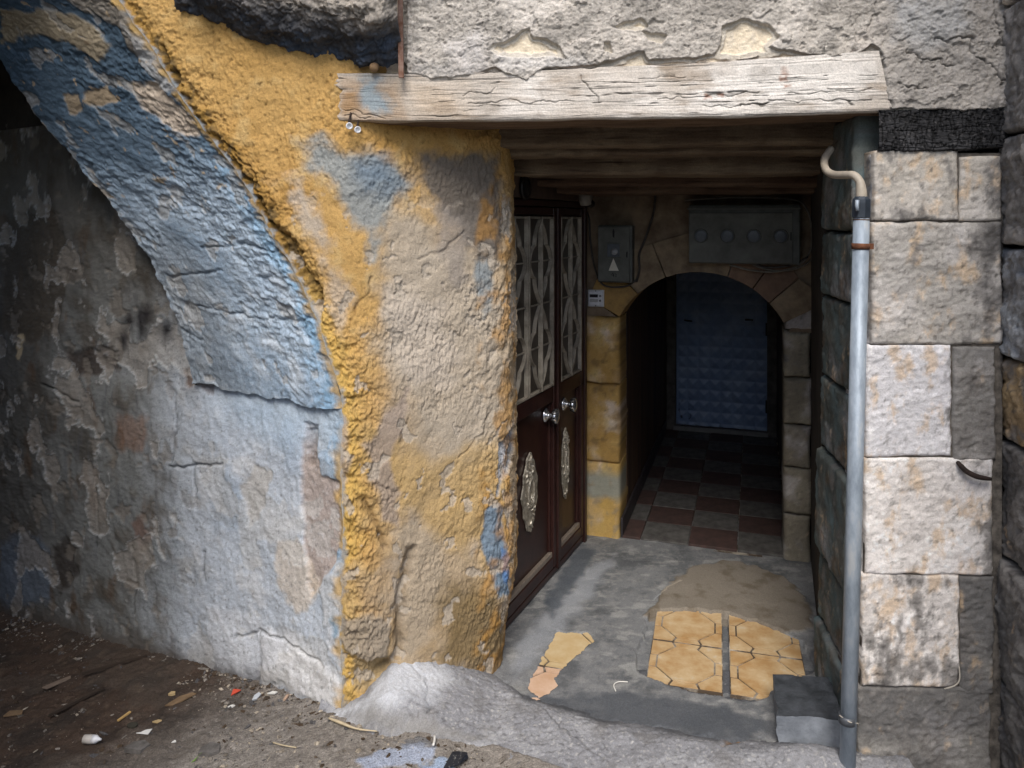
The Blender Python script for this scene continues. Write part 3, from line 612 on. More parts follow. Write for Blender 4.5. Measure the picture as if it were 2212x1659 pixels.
g = np.ones(A.shape + (3,)) * lin(176, 170, 162); g = mixc(g, lin(206, 198, 188), sst(-.1, .4, n1)); g = mixc(g, lin(140, 136, 130), sst(.08, .4, n2) * .7)
spk = sst(.2, .45, n3); g = mixc(g, lin(96, 92, 88), spk * .75); S.D -= cm * spk * .003
g = mixc(g, lin(214, 208, 198), sst(.22, .45, fbm(A, B, 75, 3, 173)) * .7)
g = mixc(g, lin(128, 124, 118), sst(.08, .4, fbm(A * .8, B * 1.2, 5, 5, 177)) * .6); g = mixc(g, lin(212, 206, 198), sst(.1, .35, fbm(A, B, 3, 4, 178)) * .5)
pitl = sst(.3, .45, fbm(A, B, 26, 3, 179)); S.D -= cm * pitl * .006; lf_l = sst(.20, .215, fbm(A, B, 6, 6, 180)) * sst(1.0, .9, A * 0 + .5); S.D += cm * lf_l * .005
rt = sst(1.02, 1.2, A + .05 * n1); g = mixc(g, lin(146, 142, 138), rt * .55); S.D += cm * rt * (.012 * fbm(A, B, 7, 4, 175) + .006 * ridge(A, B, 12, 3, 176))
S.C = S.C * (1 - cm[..., None]) + g * cm[..., None]
for pl, c, am in (([(1060, 112), (1100, 118), (1220, 128), (1280, 140), (1180, 150), (1080, 148)], (214, 212, 210), .5), ([(960, 100), (1040, 60), (1060, 140), (1000, 160)], (204, 200, 198), .5), ([(1930, 0), (2080, 0), (2090, 60), (2000, 110), (1930, 90)], (166, 168, 170), .6), ([(900, 130), (1000, 150), (960, 165), (890, 158)], (150, 148, 146), .6)):
    S.patch(pl, c, .03, .03, 14, am)
for ln in ([(1962, 120), (2010, 130), (2050, 142)], [(2010, 90), (2080, 85), (2105, 100)], [(2090, 110), (2130, 150), (2175, 180)], [(1950, 175), (1990, 190), (2020, 195)], [(1900, 115), (1912, 180), (1922, 235)], [(2140, 0), (2150, 60), (2165, 100)]):
    S.crack(ln, .004, .009, .45, .06)
S.D -= .05 * sst(.01, .0, A + .36)
S.build('grey_plaster', ROUGH, tw)
# masonry above, out of view
mz = []; mxs = np.linspace(-3.4, 1.7, 60)
arcx = ARC[::-1, 0]; arcz = ARC[::-1, 1]
zb = np.where(mxs < -2.64, -1.0, np.where(mxs < -1.2, np.maximum(np.interp(mxs, arcx, arcz), 2.0), 2.58)); zb = np.where((mxs < -1.2) & (mxs > -1.6), np.maximum(zb, 2.45), zb)
V = [(x, fac(x) + .012, z) for x, z in zip(mxs, zb)] + [(x, fac(x) + .012, 5.2) for x in mxs]; n = len(mxs)
V2 = [(x, fac(x) + (.012 if x > -1 else .035), z) for x, z in zip(mxs, zb)] + [(x, fac(x) + (.012 if x > -1 else .035), 5.2) for x in mxs]
link('upper_masonry', fast_mesh('upper_masonry', V2, [(i, i + 1, n + i + 1, n + i) for i in range(n - 1)]), plain('pale_masonry', (176, 168, 156), .95, scale=8, col2=(130, 124, 116), bump=.6, bscale=50), tw)
# projecting eroded block over the arch haunch, dark blue-grey underneath
pr = [(2.60, 2.215), (2.585, 2.225), (2.56, 2.25), (2.53, 2.275), (2.50, 2.295), (2.475, 2.315), (2.455, 2.34), (2.445, 2.375), (2.442, 2.45), (2.442, 2.72)]
pd = np.concatenate([[0], np.cumsum([math.dist(a, b) for a, b in zip(pr[:-1], pr[1:])])]); pv_ = np.linspace(0, pd[-1], 170); xv = np.linspace(-1.16, -.365, 320)
B, A = np.meshgrid(pv_, xv, indexing='ij')
py_ = np.interp(B, pd, [p[0] for p in pr]); pz_ = np.interp(B, pd, [p[1] for p in pr])
lift = np.interp(A, [-1.2, -1.0, -.8, -.62, -.52, -.42, -.36], [.22, .15, .075, .03, .0, .0, .03])
blend = sst(0, .1, A + 1.16)
py_ = py_ - .121 * (A + .5) + (1 - blend) * .12 * sst(.05, .2, B)
S = Sheet(A, B, np.stack([A, py_, pz_ + lift], -1))
if S.N[20, 100] @ np.array([0, -1, -1]) < 0: S.N *= -1; S.flip = True
n1 = fbm(A, B, 6, 4, 181); n2 = fbm(A, B, 22, 4, 183)
S.D += .014 * n1 + .010 * n2 + .006 * fbm(A, B, 48, 4, 185) + flakes(A, B, 6, 187, .008, (-.25, -.08, .08, .22), .05) + flakes(A, B, 18, 188, .003, (-.2, 0, .2), .03) - .006
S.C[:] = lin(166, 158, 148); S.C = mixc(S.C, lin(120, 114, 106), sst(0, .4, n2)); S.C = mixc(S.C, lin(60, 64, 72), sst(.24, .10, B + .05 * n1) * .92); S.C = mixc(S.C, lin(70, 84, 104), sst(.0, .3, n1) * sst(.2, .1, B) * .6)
tag(S.build('eroded_stone', STONE), 'rough projecting stone above the yellow arch with dark underside', 'stone')

# ---------------------------------------------------------------- timbers
def beam(name, x0, x1, back, zlo, h, depth, seed, palette, amp=.006, nx=420, sag=0.0, parent=None, front_bow=None, dense=1.0):
    """timber lying along the front: x0..x1, front face set back by 'back' from the street front, underside at zlo"""
    r_ = .012
    prof = [(0, h), (0, h * .5), (0, r_), (.003, .004), (r_, 0), (depth * .3, 0), (depth - r_, 0), (depth, r_), (depth, h), (0.01, h), (0, h)]
    pd = np.concatenate([[0], np.cumsum([math.dist(a, b) for a, b in zip(prof[:-1], prof[1:])])])
    nf = int(110 * dense); pvv = np.concatenate([np.linspace(0, h + .02, nf, endpoint=False), np.linspace(h + .02, h + depth, int(.4 * nf), endpoint=False), np.linspace(h + depth, pd[-1], 12)]); xv = np.linspace(x0, x1, nx)
    B, A = np.meshgrid(pvv, xv, indexing='ij')
    dep = np.interp(B, pd, [p[0] for p in prof]); zz = np.interp(B, pd, [p[1] for p in prof])
    zz = zz + zlo + sag * np.sin((A - x0) / (x1 - x0) * math.pi) + .007 * fbm(A, A * 0 + seed, 2.2, 3, seed)
    if front_bow is not None: zz = zz + front_bow(A) * (zz > zlo + h * .8)
    S = Sheet(A, B, np.stack([A, fac(A) + back + dep, zz], -1))
    i = nf // 3
    if S.N[i, nx // 2] @ np.array([0, -1, 0]) < 0: S.N *= -1; S.flip = not S.flip
    gr = fbm(A * .12, B, 60, 4, seed + 1); gr2 = fbm(A * .07, B, 140, 3, seed + 2); n1 = fbm(A, B, 3, 4, seed + 3); n2 = fbm(A, B, 12, 4, seed + 4)
    S.D += amp * n1 + .0022 * gr + .0012 * gr2 + .002 * n2
    chk = sst(.35, .55, fbm(A * .035, B, 40, 4, seed + 5)); S.D -= .004 * chk
    base, light, dark = palette
    S.C[:] = lin(*base); S.C = mixc(S.C, lin(*light), sst(-.15, .35, n1)); S.C = mixc(S.C, lin(*dark), sst(.12, .5, gr) * .55); S.C *= (1 - .5 * chk)[..., None]
    S.C = mixc(S.C, lin(*dark), sst(.2, .5, n2) * .35)
    return S
top_bow = lambda x: np.interp(x, [-.6, 0, .6, 1.2], [0, .0, .012, .03])
S = beam('lintel', -.588, 1.166, -.006, 2.034, .162, .27, 191, ((196, 187, 176), (224, 218, 210), (132, 120, 108)), .007, 760, -.006, front_bow=top_bow)
A, B = S.A, S.B
S.P[..., 0] += sst(-.50, -.588, A) * .030 * fbm(S.P[..., 2] * 3, S.P[..., 1], 9, 4, 291)
# raked right-hand end
S.P[..., 0] += np.where(A > 1.0, (2.12 - S.P[..., 2]) * .22 * sst(1.0, 1.166, A), 0)
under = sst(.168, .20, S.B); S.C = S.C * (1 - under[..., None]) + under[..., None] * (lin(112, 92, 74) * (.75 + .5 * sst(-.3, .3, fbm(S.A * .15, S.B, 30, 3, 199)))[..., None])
T = S.patch
T([(735, 165), (860, 170), (880, 262), (740, 262)], (172, 148, 122), .04, .05, 10, .8)
T([(775, 170), (815, 165), (835, 200), (845, 245), (800, 240), (770, 215)], (132, 156, 170), .02, .04, 14, .75)
T([(740, 190), (775, 195), (775, 230), (745, 240)], (158, 122, 78), .02, .04, 14, .7)
T([(880, 180), (1000, 180), (1010, 255), (890, 255)], (196, 176, 152), .05, .05, 8, .6)
T([(1255, 160), (1330, 158), (1372, 180), (1365, 215), (1310, 225), (1268, 200)], (196, 188, 178), .02, .02, 14, .6, .004)
T([(1480, 150), (1700, 140), (1880, 130), (1900, 200), (1700, 215), (1500, 225)], (232, 228, 222), .05, .05, 8, .6)
for k, (u, v) in enumerate(((1696, 158), (1692, 170), (1700, 186), (1556, 204), (1530, 208))): T([(u - 7, v - 3), (u + 7, v - 4), (u + 8, v + 3), (u - 6, v + 4)], (140, 84, 50), .006, .01, 40, .8)
for ln in ([(1255, 165), (1270, 190), (1300, 222)], [(1000, 205), (1060, 200), (1070, 190)], [(740, 235), (780, 240), (830, 258)], [(745, 245), (800, 252)], [(1600, 225), (1750, 218), (1880, 216)], [(1420, 215), (1560, 205), (1640, 200)], [(1380, 172), (1480, 165)], [(1520, 230), (1640, 222)], [(1010, 222), (1150, 218), (1240, 220)], [(1700, 200), (1880, 196)]):
    S.crack(ln, .0016, .004, .4, .02)
ln_ = sst(.82, .94, ridge(A * .022 + .012 * fbm(A, B, 9, 3, 275), B + .006 * fbm(A, B, 5, 3, 276), 34, 2, 274)) * sst(-.1, .25, fbm(A, B, 4, 3, 277)); S.D -= .004 * ln_; S.C *= (1 - .75 * ln_ * sst(.2, .16, B))[..., None]
fine = sst(.1, .5, fbm(A * .025, B, 80, 5, 271, .65)); S.C *= (1 - .6 * fine * sst(.2, .16, B))[..., None]; S.D -= .002 * fine
S.C = mixc(S.C, lin(150, 132, 112), sst(.12, .45, fbm(A * .3, B, 16, 4, 273)) * .55 * sst(.2, .16, B))
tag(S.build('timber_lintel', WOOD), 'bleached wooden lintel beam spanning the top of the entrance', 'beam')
pal = ((104, 88, 72), (126, 110, 90), (66, 52, 42)); pald = ((92, 72, 58), (108, 90, 74), (54, 42, 36))
blabels = ['dark wooden ceiling beam directly behind the bleached lintel', 'second wooden ceiling beam behind the lintel, set slightly lower', 'third wooden ceiling beam behind the lintel, under a dark gap', 'fourth, reddish ceiling beam towards the meter boxes', 'rearmost wooden ceiling beam against the wall with the meter boxes']
for k, (bk, zl, h, dp, x1_, p_) in enumerate(((.335, 1.972, .16, .085, 1.20, pal), (.43, 1.945, .18, .15, 1.22, pal), (.63, 1.882, .16, .21, 1.25, pal), (.87, 1.848, .18, .20, 1.32, pald), (1.10, 1.826, .2, .5, 1.5, pald))):
    S = beam('b', -.30 + .06 * k, x1_, bk, zl, h, dp, 211 + 9 * k, p_, .006, 240, 0, dense=.8)
    tag(S.build('ceiling_beam', WOOD), blabels[k], 'beam', 'beams of the entrance ceiling')
bm = bmesh.new(); box_bm(bm, (.5, 3.25, 2.16), (FD, Vector((.121, 1, 0)).normalized(), UP), (1.05, .75, .02)); tag(bm_obj('entrance_ceiling', bm, VM), 'dark boarded ceiling of the entrance', kind='structure')
# charred timber end on the right-hand pier
S = beam('c', 1.142, 1.515, -.012, 2.0 - .095 + .0, .128, .2, 261, ((46, 46, 48), (80, 80, 82), (18, 18, 19)), .010, 260)
S.P[..., 2] += 0.01
ck = ridge(S.A * 1.5, S.B * .5, 46, 2, 263); ck2 = ridge(S.A * .4, S.B * 1.4, 52, 2, 264)
S.D -= .004 * sst(.45, .9, ck) + .003 * sst(.45, .9, ck2); S.C = mixc(S.C, lin(92, 90, 90), sst(.2, .5, fbm(S.A, S.B, 70, 3, 266)) * .6); S.C = mixc(S.C, lin(12, 12, 13), sst(.35, .8, ck) * .8)
tag(S.build('charred_timber', WOOD), 'black charred timber end built into the pier beside the lintel', 'timber')

# ---------------------------------------------------------------- dressed stones
def stone(name, quad, depth, nrm_, parent, pal, seed, dark=.3, ochre=.2, res=.006, rnd=.014, rough=.006, dark_dir=None, extra=None, mat=None):
    """quad: bl, br, tr, tl corners of the face; pal: base, light"""
    bl, br, tr, tl = [np.array(p, float) for p in quad]; nv = np.array(nrm_, float)
    Lx = np.linalg.norm(br - bl); Ly = np.linalg.norm(tl - bl); nx = max(6, int(Lx / res)); ny = max(6, int(Ly / res))
    a = np.concatenate([[0, 0], np.linspace(0, 1, nx), [1, 1]]); b = np.concatenate([[0, 0], np.linspace(0, 1, ny), [1, 1]])
    ba = np.concatenate([[1, .25], np.zeros(nx), [.25, 1]]); bb = np.concatenate([[1, .25], np.zeros(ny), [.25, 1]])
    a, b = np.meshgrid(a, b); ba, bb = np.meshgrid(ba, bb); bk = np.maximum(ba, bb)
    x = a * Lx; y = b * Ly
    xx = x + .007 * fbm(x, y, 9, 4, seed) ; yy = y + .007 * fbm(x, y, 9, 4, seed + 2)
    aa = (xx / Lx)[..., None]; b2 = (yy / Ly)[..., None]
    P = (1 - b2) * ((1 - aa) * bl + aa * br) + b2 * ((1 - aa) * tl + aa * tr)
    e = np.minimum(np.minimum(x, Lx - x), np.minimum(y, Ly - y)); rr = rnd * (1 + .8 * fbm(x, y, 8, 3, seed + 4))
    rr = np.maximum(rr, .004); t = np.clip(e / rr, 0, 1)
    D = -rr * (1 - np.sqrt(np.clip(1 - (1 - t) ** 2, 0, 1)))
    n1 = fbm(x, y, 5, 4, seed + 6); n2 = fbm(x, y, 20, 4, seed + 8); n3 = fbm(x, y * 1.2, 62, 3, seed + 10)
    D = D + flakes(x, y, 11, seed + 13, rough * .28, (-.1, .1, .3)) + rough * (.6 * n1 + .5 * n2 + .5 * n3 + .18 * fbm(x * .3, y, 110, 2, seed + 11)) - .6 * rough * sst(.3, .55, fbm(x, y, 30, 3, seed + 12)) - bk * depth
    P = P + D[..., None] * nv
    C = np.ones(a.shape + (3,)) * lin(*pal[0]); C = mixc(C, lin(*pal[1]), sst(-.1, .35, n1))
    dm = fbm(x * 1.3, y * .8, 8, 6, seed + 14, .62) + (.0 if dark_dir is None else dark_dir(a, b))
    C = mixc(C, lin(208, 182, 150), sst(.29 - ochre, .60 - ochre, fbm(x * 1.6 + .02 * n2, y * .8, 9, 6, seed + 16, .65)) * .7)
    C = mixc(C, lin(226, 224, 230), sst(.05, .3, fbm(x, y, 4, 4, seed + 18)) * .5 * (1 - min(1, dark * 2)))
    C = mixc(C, lin(124, 121, 118), sst(.42 - dark, .62 - dark, dm) * .8); C = mixc(C, lin(82, 80, 79), sst(.62 - dark, .9 - dark, dm + .3 * n3) * .7)
    C = mixc(C, lin(84, 80, 76), sst(.25, .5, n3) * .4)
    C = C * (1 + .22 * sst(.18, .4, fbm(x, y, 44, 3, seed + 19)))[..., None]; C = mixc(C, lin(96, 92, 88), sst(.2, .42, fbm(x, y, 34, 4, seed + 21, .7)) * (.25 + dark))
    if extra is not None: C = extra(a, b, x, y, C)
    C = C * (1 - .3 * np.clip(bk, 0, 1))[..., None]
    return link(name, fast_mesh(name, P, grid_quads(*a.shape), C), mat or STONE, parent)
def face_pt(u, v, X0=None, out=0.0):
    k = (u - CU) / F; Y = 2.54 / (1 + .121 * k) - out; return at(u, v, Y)
pier = tag(empty('stone_pier', (1.3, 2.4, 0)), 'pier of weathered pale stone blocks right of the grey pipe', 'pier')
c1 = ((190, 184, 175), (208, 202, 194)); c2 = ((214, 213, 216), (232, 231, 233)); c3 = ((132, 130, 127), (156, 152, 148)); c4 = ((108, 107, 106), (134, 132, 128)); c5 = ((218, 213, 209), (236, 232, 229))
rt_ = lambda a, b: .35 * sst(.5, 1, a) - .2; lf_ = lambda a, b: .3 * sst(.55, 0, a) - .1
specs = [([1888, 2070, 325, 475], c1, .40, .30, None), ([2075, 2166, 338, 476], c1, .40, .26, rt_), ([1884, 2168, 479, 744], ((172, 168, 162), (198, 193, 187)), .40, .22, rt_), ([1871, 2056, 746, 986], c2, .24, .26, rt_),
         ([2060, 2152, 750, 995], c3, .42, .1, None), ([1869, 2146, 990, 1240], c5, .26, .28, rt_), ([1863, 2073, 1242, 1482], c5, .42, .32, lambda a, b: .22 * sst(.7, .1, b) - .05), ([2077, 2147, 1246, 1502], c4, .5, .16, None), ([1854, 2142, 1486, 1760], c4, .42, .06, None)]
tops = {0: (12, 10), 2: (0, 6)}
for k, ((u0, u1, v0, v1), pal_, dk, oc, dd) in enumerate(specs):
    bl, br, tr, tl = face_pt(u0, v1), face_pt(u1, v1), face_pt(u1, v0), face_pt(u0, v0)
    dv = Vector((.0, .0, -.006)) if k in (5, 6, 8) else Vector((0, 0, 0))
    stone('stone', (bl, br + dv, tr + dv * .5, tl), .2, FN, pier, pal_, 301 + k * 20, dk, oc,   .005, .005 if k != 2 else .010, .008 if k in (2, 4, 7, 8) else .006, dd)
bm = bmesh.new(); cb = [face_pt(u, v) for u, v in ((1850, 1760), (2165, 1760), (2172, 330), (1893, 330))]
prism_bm(bm, [p - FN * .011 + FD * (.004 if i in (0, 3) else 0) for i, p in enumerate(cb)], -FN * .10); box_bm(bm, face_pt(2120, 300) - FN * .14 - UP * .8 + FD * .1, (FD, FN, UP), (.26, .05, 1.6)); bm_obj('mortar_core', bm, plain('old_mortar', (120, 114, 106), .95, scale=30, col2=(64, 60, 56), bump=.8), pier)
# return of the pier into the entrance: tall narrow blocks with grey-green paint
rv = [(2.36, 1.112), (2.44, 1.122)]
REV = Vector((.135, 1, 0)).normalized(); RN = Vector((-1, .135, 0)).normalized()
def green(a, b, x, y, C):
    C = mixc(C, lin(98, 116, 120), sst(-.1, .3, fbm(x, y, 6, 4, 402)) * sst(1.0, .2, b * 0 + .3) * .8); return mixc(C, lin(120, 92, 62), sst(.3, .55, fbm(x, y, 8, 5, 404)) * .35)
jz = [-.05, .22, .47, .85, 1.12, 1.42, 1.66, 2.05]
for k in range(7):
    p0 = Vector((1.085 + .035 * jz[k] / 2, 2.50, jz[k] + .003)); p1 = p0 + REV * .40
    q0 = Vector((1.085 + .035 * jz[k + 1] / 2, 2.50, jz[k + 1] - .003)); q1 = q0 + REV * .40
    off = RN * random.Random(k).uniform(-.008, .012)
    stone('reveal_stone', (p1 + off, p0 + off, q0 + off, q1 + off), .12, RN, pier, ((88, 95, 93), (110, 113, 108)), 411 + k * 20, .3, .14, .008, .02, .007, None, green)
for k, (za_, zb_) in enumerate(((-.05, .40), (.40, .93), (.93, 1.3), (1.3, 1.69), (1.69, 1.92))):
    p0 = Vector((1.090 + .048 * za_ / 2, 2.424, za_ + .002)); q0 = Vector((1.090 + .048 * zb_ / 2, 2.424, zb_ - .002))
    stone('reveal_stone', (p0 + REV * .09, p0, q0, q0 + REV * .09), .05, RN, pier, ((150, 150, 152), (176, 176, 176)), 561 + k * 20, .3, .08, .007, .012, .006)
# dark wall running out towards the viewer on the far right
dw = tag(empty('dark_stone_wall', (1.5, 2.2, 0)), 'blackened rubble wall at the right edge beside the pale pier', 'wall')
WD = Vector((-.2, -1, 0)).normalized(); WN = Vector((-1, .2, 0)).normalized(); W0 = Vector((1.512, 2.40, 0))
wz = [-.1, .28, .66, 1.02, 1.28, 1.62, 1.96, 2.35, 2.75]
wl_ = [c4, c4, ((96, 94, 92), (120, 118, 116)), ((140, 120, 92), (176, 152, 116)), ((132, 136, 142), (160, 164, 168)), ((120, 118, 116), (150, 146, 142)), ((132, 130, 128), (158, 154, 150)), c1]
for k in range(8):
    off = WN * random.Random(k + 5).uniform(-.02, .02) + WD * .0
    a0 = W0 + UP * (wz[k] + .006); a1 = W0 + UP * (wz[k + 1] - .006)
    L = WD * (.62 + .1 * (k % 3)); tilt = UP * (.02 if k % 2 else -.015)
    stone('stone', (a0 + off, a0 + L + off + tilt * .0, a1 + L + off, a1 + off), .25, WN, dw, wl_[k], 701 + 20 * k, .5, .2 if k == 3 else .06, .007, .012, .016)
    L2 = L + WD * .008; stone('stone', (a0 + L2 + off, a0 + L2 + WD * .6 + off, a1 + L2 + WD * .6 + off, a1 + L2 + off), .25, WN, dw, wl_[k], 901 + 20 * k, .5, .06, .02, .03, .012)
bm = bmesh.new(); box_bm(bm, W0 + WD * .7 - WN * .16 + UP * 2.4, (WD, WN, UP), (.75, .1, 2.6)); bm_obj('rubble_core', bm, MATS['old_mortar'], dw)

# ---------------------------------------------------------------- inside the entrance
bw = tag(empty('arched_wall', tuple(cor(.62, 0, 0))), 'dim inner wall with low stone arch, yellow paint on its left jamb', 'wall')
def inner(name, pts, mat, bevel=.006, dep=.25, out=0.0): return prism(name, [cor(t, -out, z) for t, z in pts], CC * dep, mat, bw, bevel)
def inner_stone(t0, t1, z0, z1, pal_, seed, out=0.0, **k):
    return stone('jamb_stone', (cor(t0, -out, z0), cor(t1, -out, z0), cor(t1, -out, z1), cor(t0, -out, z1)), .25, -CC, bw, pal_, seed, res=.009, **k)
yel = ((184, 152, 92), (196, 172, 118))
def ypaint(a, b, x, y, C):
    C = mixc(C, lin(192, 158, 90), sst(.5, .0, fbm(x, y, 5, 4, 433)) * .8); C = mixc(C, lin(140, 150, 146), sst(.5, .62, b + .1 * fbm(x, y, 8, 3, 431)) * sst(.95, .8, b) * .8)
    return mixc(C, lin(150, 136, 112), sst(.15, .4, fbm(x, y, 16, 4, 435)) * .7)
def ypaint2(a, b, x, y, C): return mixc(mixc(C, lin(168, 134, 76), sst(.4, -.1, fbm(x, y, 6, 4, 437)) * .8), lin(110, 92, 66), sst(.1, .4, fbm(x, y, 14, 4, 439)) * .6)
SPZ, CRZ, TL, TR = 1.185, 1.432, .2075, 1.03
inner_stone(-.05, TL, -.03, .40, yel, 441, dark=.02, ochre=.2, extra=ypaint)
inner_stone(-.05, TL, .405, .82, yel, 461, dark=.05, ochre=.2, extra=ypaint2)
inner_stone(-.05, TL, .825, SPZ - .005, yel, 481, dark=.1, ochre=.2, extra=ypaint2)
grim = ((112, 104, 92), (136, 128, 114))
zj = [-.02, .235, .466, .678, .916, 1.149]
for k in range(5): inner_stone(TR, TR + .125 + .008 * (k % 2), zj[k] + .003, zj[k + 1] - .003, ((128, 122, 108), (150, 144, 128)), 501 + 20 * k, out=.004 * (k % 3), dark=.2, ochre=.04, rnd=.022)
for k in range(6): inner_stone(TR + .142, TR + .30, -.02 + k * .31, -.02 + (k + 1) * .31 - .006, ((70, 64, 58), (86, 80, 72)), 641 + 20 * k, out=-.05, dark=.3, ochre=.02, rnd=.02)
inner_stone(TR + .004, TR + .15, 1.152, 1.30, ((112, 104, 92), (130, 122, 108)), 621, out=-.006, dark=.2, ochre=.03)
hw = (TR - TL) / 2; ri = CRZ - SPZ; RA = (hw * hw + ri * ri) / (2 * ri); ctm = (TL + TR) / 2; cz_ = CRZ - RA; th0 = math.asin(hw / RA)
def arc(th, r): return (ctm + r * math.sin(th), cz_ + r * math.cos(th))
VOU = plain('grimy_voussoir', (142, 126, 104), .9, scale=14, col2=(104, 90, 74), bump=.6, bscale=60); VOUY = plain('yellow_voussoir', (164, 132, 78), .9, scale=12, col2=(124, 100, 64), bump=.6, bscale=60); VOUR = plain('ruddy_voussoir', (130, 106, 88), .9, scale=12, col2=(100, 82, 70), bump=.6, bscale=60)
ths = [-th0, -.66, -.33, .28, .56, .80, th0]
mats = [VOUY, VOU, VOU, VOUR, VOUR, VOU]
ths[1:6] = [th * th0 / 1.05 for th in (-.72, -.36, .30, .58, .80)]
for k in range(6):
    a0, a1 = ths[k] + .004, ths[k + 1] - .004; inn = [arc(a0 + (a1 - a0) * i / 5, RA) for i in range(6)]
    outr = [arc(a1, RA + .19), arc((a0 + a1) / 2, RA + .21), arc(a0, RA + .19)]
    inner('voussoir', inn + outr, mats[k], .004, .25, .006 * (k % 2))
# infill of the wall round the arch
INF = plain('brown_infill', (136, 120, 100), .95, scale=7, col2=(92, 78, 64), bump=.8, bscale=40)
ro = RA + .10
pts = [(-.06, SPZ)] + [(TL - .02, SPZ)] + [arc(-th0 + 2 * th0 * i / 16, ro) for i in range(17)] + [(TR + .02, 1.14), (TR + .16, 1.14), (TR + .16, 1.95), (-.06, 1.95)]
inner('wall_infill', pts, INF, 0, .22, -.012)
# corridor shell
CORM = plain('dark_corridor', (92, 82, 70), .9, scale=5, col2=(60, 52, 46), bump=.5, bscale=30, stretch=(1, 1, .25))  # dark brown tone, streaked along the height
cw = tag(empty('corridor_shell', tuple(cor(.62, 1.2, 0))), 'dark streaked walls and ceiling of the corridor behind the arch', 'wall')
box('corridor_wall', cor(.11, 1.35, .9), (CR, CC, UP), (.10, 1.12, .95), plain('brown_panelling', (98, 74, 54), .7, scale=9, col2=(54, 40, 31), bump=.3, stretch=(1, 1, .08)), cw, 0)
box('corridor_wall', cor(1.16, 1.35, .9), (CR, CC, UP), (.10, 1.12, .95), CORM, cw, 0)
box('corridor_ceiling', cor(.62, 1.35, 1.78), (CR, CC, UP), (.6, 1.13, .05), CORM, cw, 0)
box('end_wall', cor(.62, 2.42, .9), (CR, CC, UP), (.62, .06, 1.0), CORM, cw, 0)
box('door_post', cor(.25, 2.27, .8), (CR, CC, UP), (.036, .06, .85), plain('grey_post', (98, 94, 88), .9, scale=12, col2=(62, 58, 54), bump=.4), cw, .006)
box('door_post', cor(1.02, 2.27, .8), (CR, CC, UP), (.036, .06, .85), MATS['grey_post'], cw, .006)
SKT = plain('dark_skirting', (64, 60, 62), .5, scale=30, col2=(44, 40, 42))
for j in range(8): box('skirting_tile', cor(.2175, .14 + j * .262, .065), (CR, CC, UP), (.006, .128, .05), SKT, cw, .002, 1)
box('door_sill', cor(.63, 2.25, .03), (CR, CC, UP), (.36, .05, .022), plain('pale_sill', (120, 118, 114), .6, scale=30), cw, .004)
# blue door with pyramid embossing
bd = tag(empty('blue_door', tuple(cor(.635, 2.24, 0))), 'blue embossed metal door closing the far end of the corridor', 'door')
tt = np.linspace(.292, .985, 120); zz = np.linspace(.06, 1.72, 260); A, B = np.meshgrid(tt, zz)
P = np.array(CO)[None, None] + A[..., None] * np.array(CR) + np.array(CC) * 2.235 + np.stack([A * 0, A * 0, B], -1)
S = Sheet(A, B, P); S.N[:] = -np.array(CC)
px_ = np.abs(((A - .292) / .0866) % 1 - .5); pz_ = np.abs((B / .0866) % 1 - .5); pyr = np.clip(1 - 2 * np.maximum(px_, pz_), 0, 1)
S.D += .012 * pyr * sst(.0, .02, A - .30) + .0
n1 = fbm(A, B, 4, 4, 811); S.C[:] = lin(112, 132, 164); S.C = mixc(S.C, lin(126, 144, 172), sst(-.1, .3, n1))
rustm = sst(.26, .34, fbm(A, B, 26, 3, 813)) * sst(.28, .0, np.hypot((A - .292), (B - .06) * .8)); S.C = mixc(S.C, lin(30, 26, 26), rustm)
S.build('door_leaf', surf('blue_enamel', .45, .08, 60, .1, 60, .001, .5), bd)
box('lock_plate', cor(.85, 2.216, .92), (CR, CC, UP), (.03, .004, .008), plain('dark_iron', (40, 36, 34), .5, .6), bd, .001, 1)
tube('door_handle', [cor(.36, 2.222, .90), cor(.36, 2.195, .90), cor(.42, 2.192, .895)], .007, MATS['dark_iron'], bd, 8)
for z in (.25, .85, 1.45): box('hinge', cor(.978, 2.226, z), (CR, CC, UP), (.006, .010, .05), MATS['dark_iron'], bd, .002, 1)
# side wall behind the brown door, and the right-hand side of the entrance
DD = Vector((.4145, .910, 0)).normalized(); DN = Vector((.910, -.4145, 0)).normalized(); D0 = Vector((.018, 3.30, 0))
def dr(p, o, z): return D0 + DD * p + DN * o + UP * z
sw = tag(empty('entrance_side_wall', tuple(dr(.2, -.1, 0))), 'dark side wall of the entrance above the brown metal door', 'wall')
box('wall_panel', dr(.28, -.12, 1.0), (DD, DN, UP), (.75, .06, 1.15), VM, sw, 0)
rw = tag(empty('entrance_right_wall', (1.5, 3.3, 0)), 'dark rough wall on the right side of the entrance behind the pier', 'wall')
bm = bmesh.new(); prism_bm(bm, [Vector((1.17, 2.90, -.1)), Vector((1.50, 3.86, -.1)), Vector((1.75, 3.8, -.1)), Vector((1.45, 2.55, -.1))], UP * 2.3); bm_obj('wall_panel', bm, VM, rw)

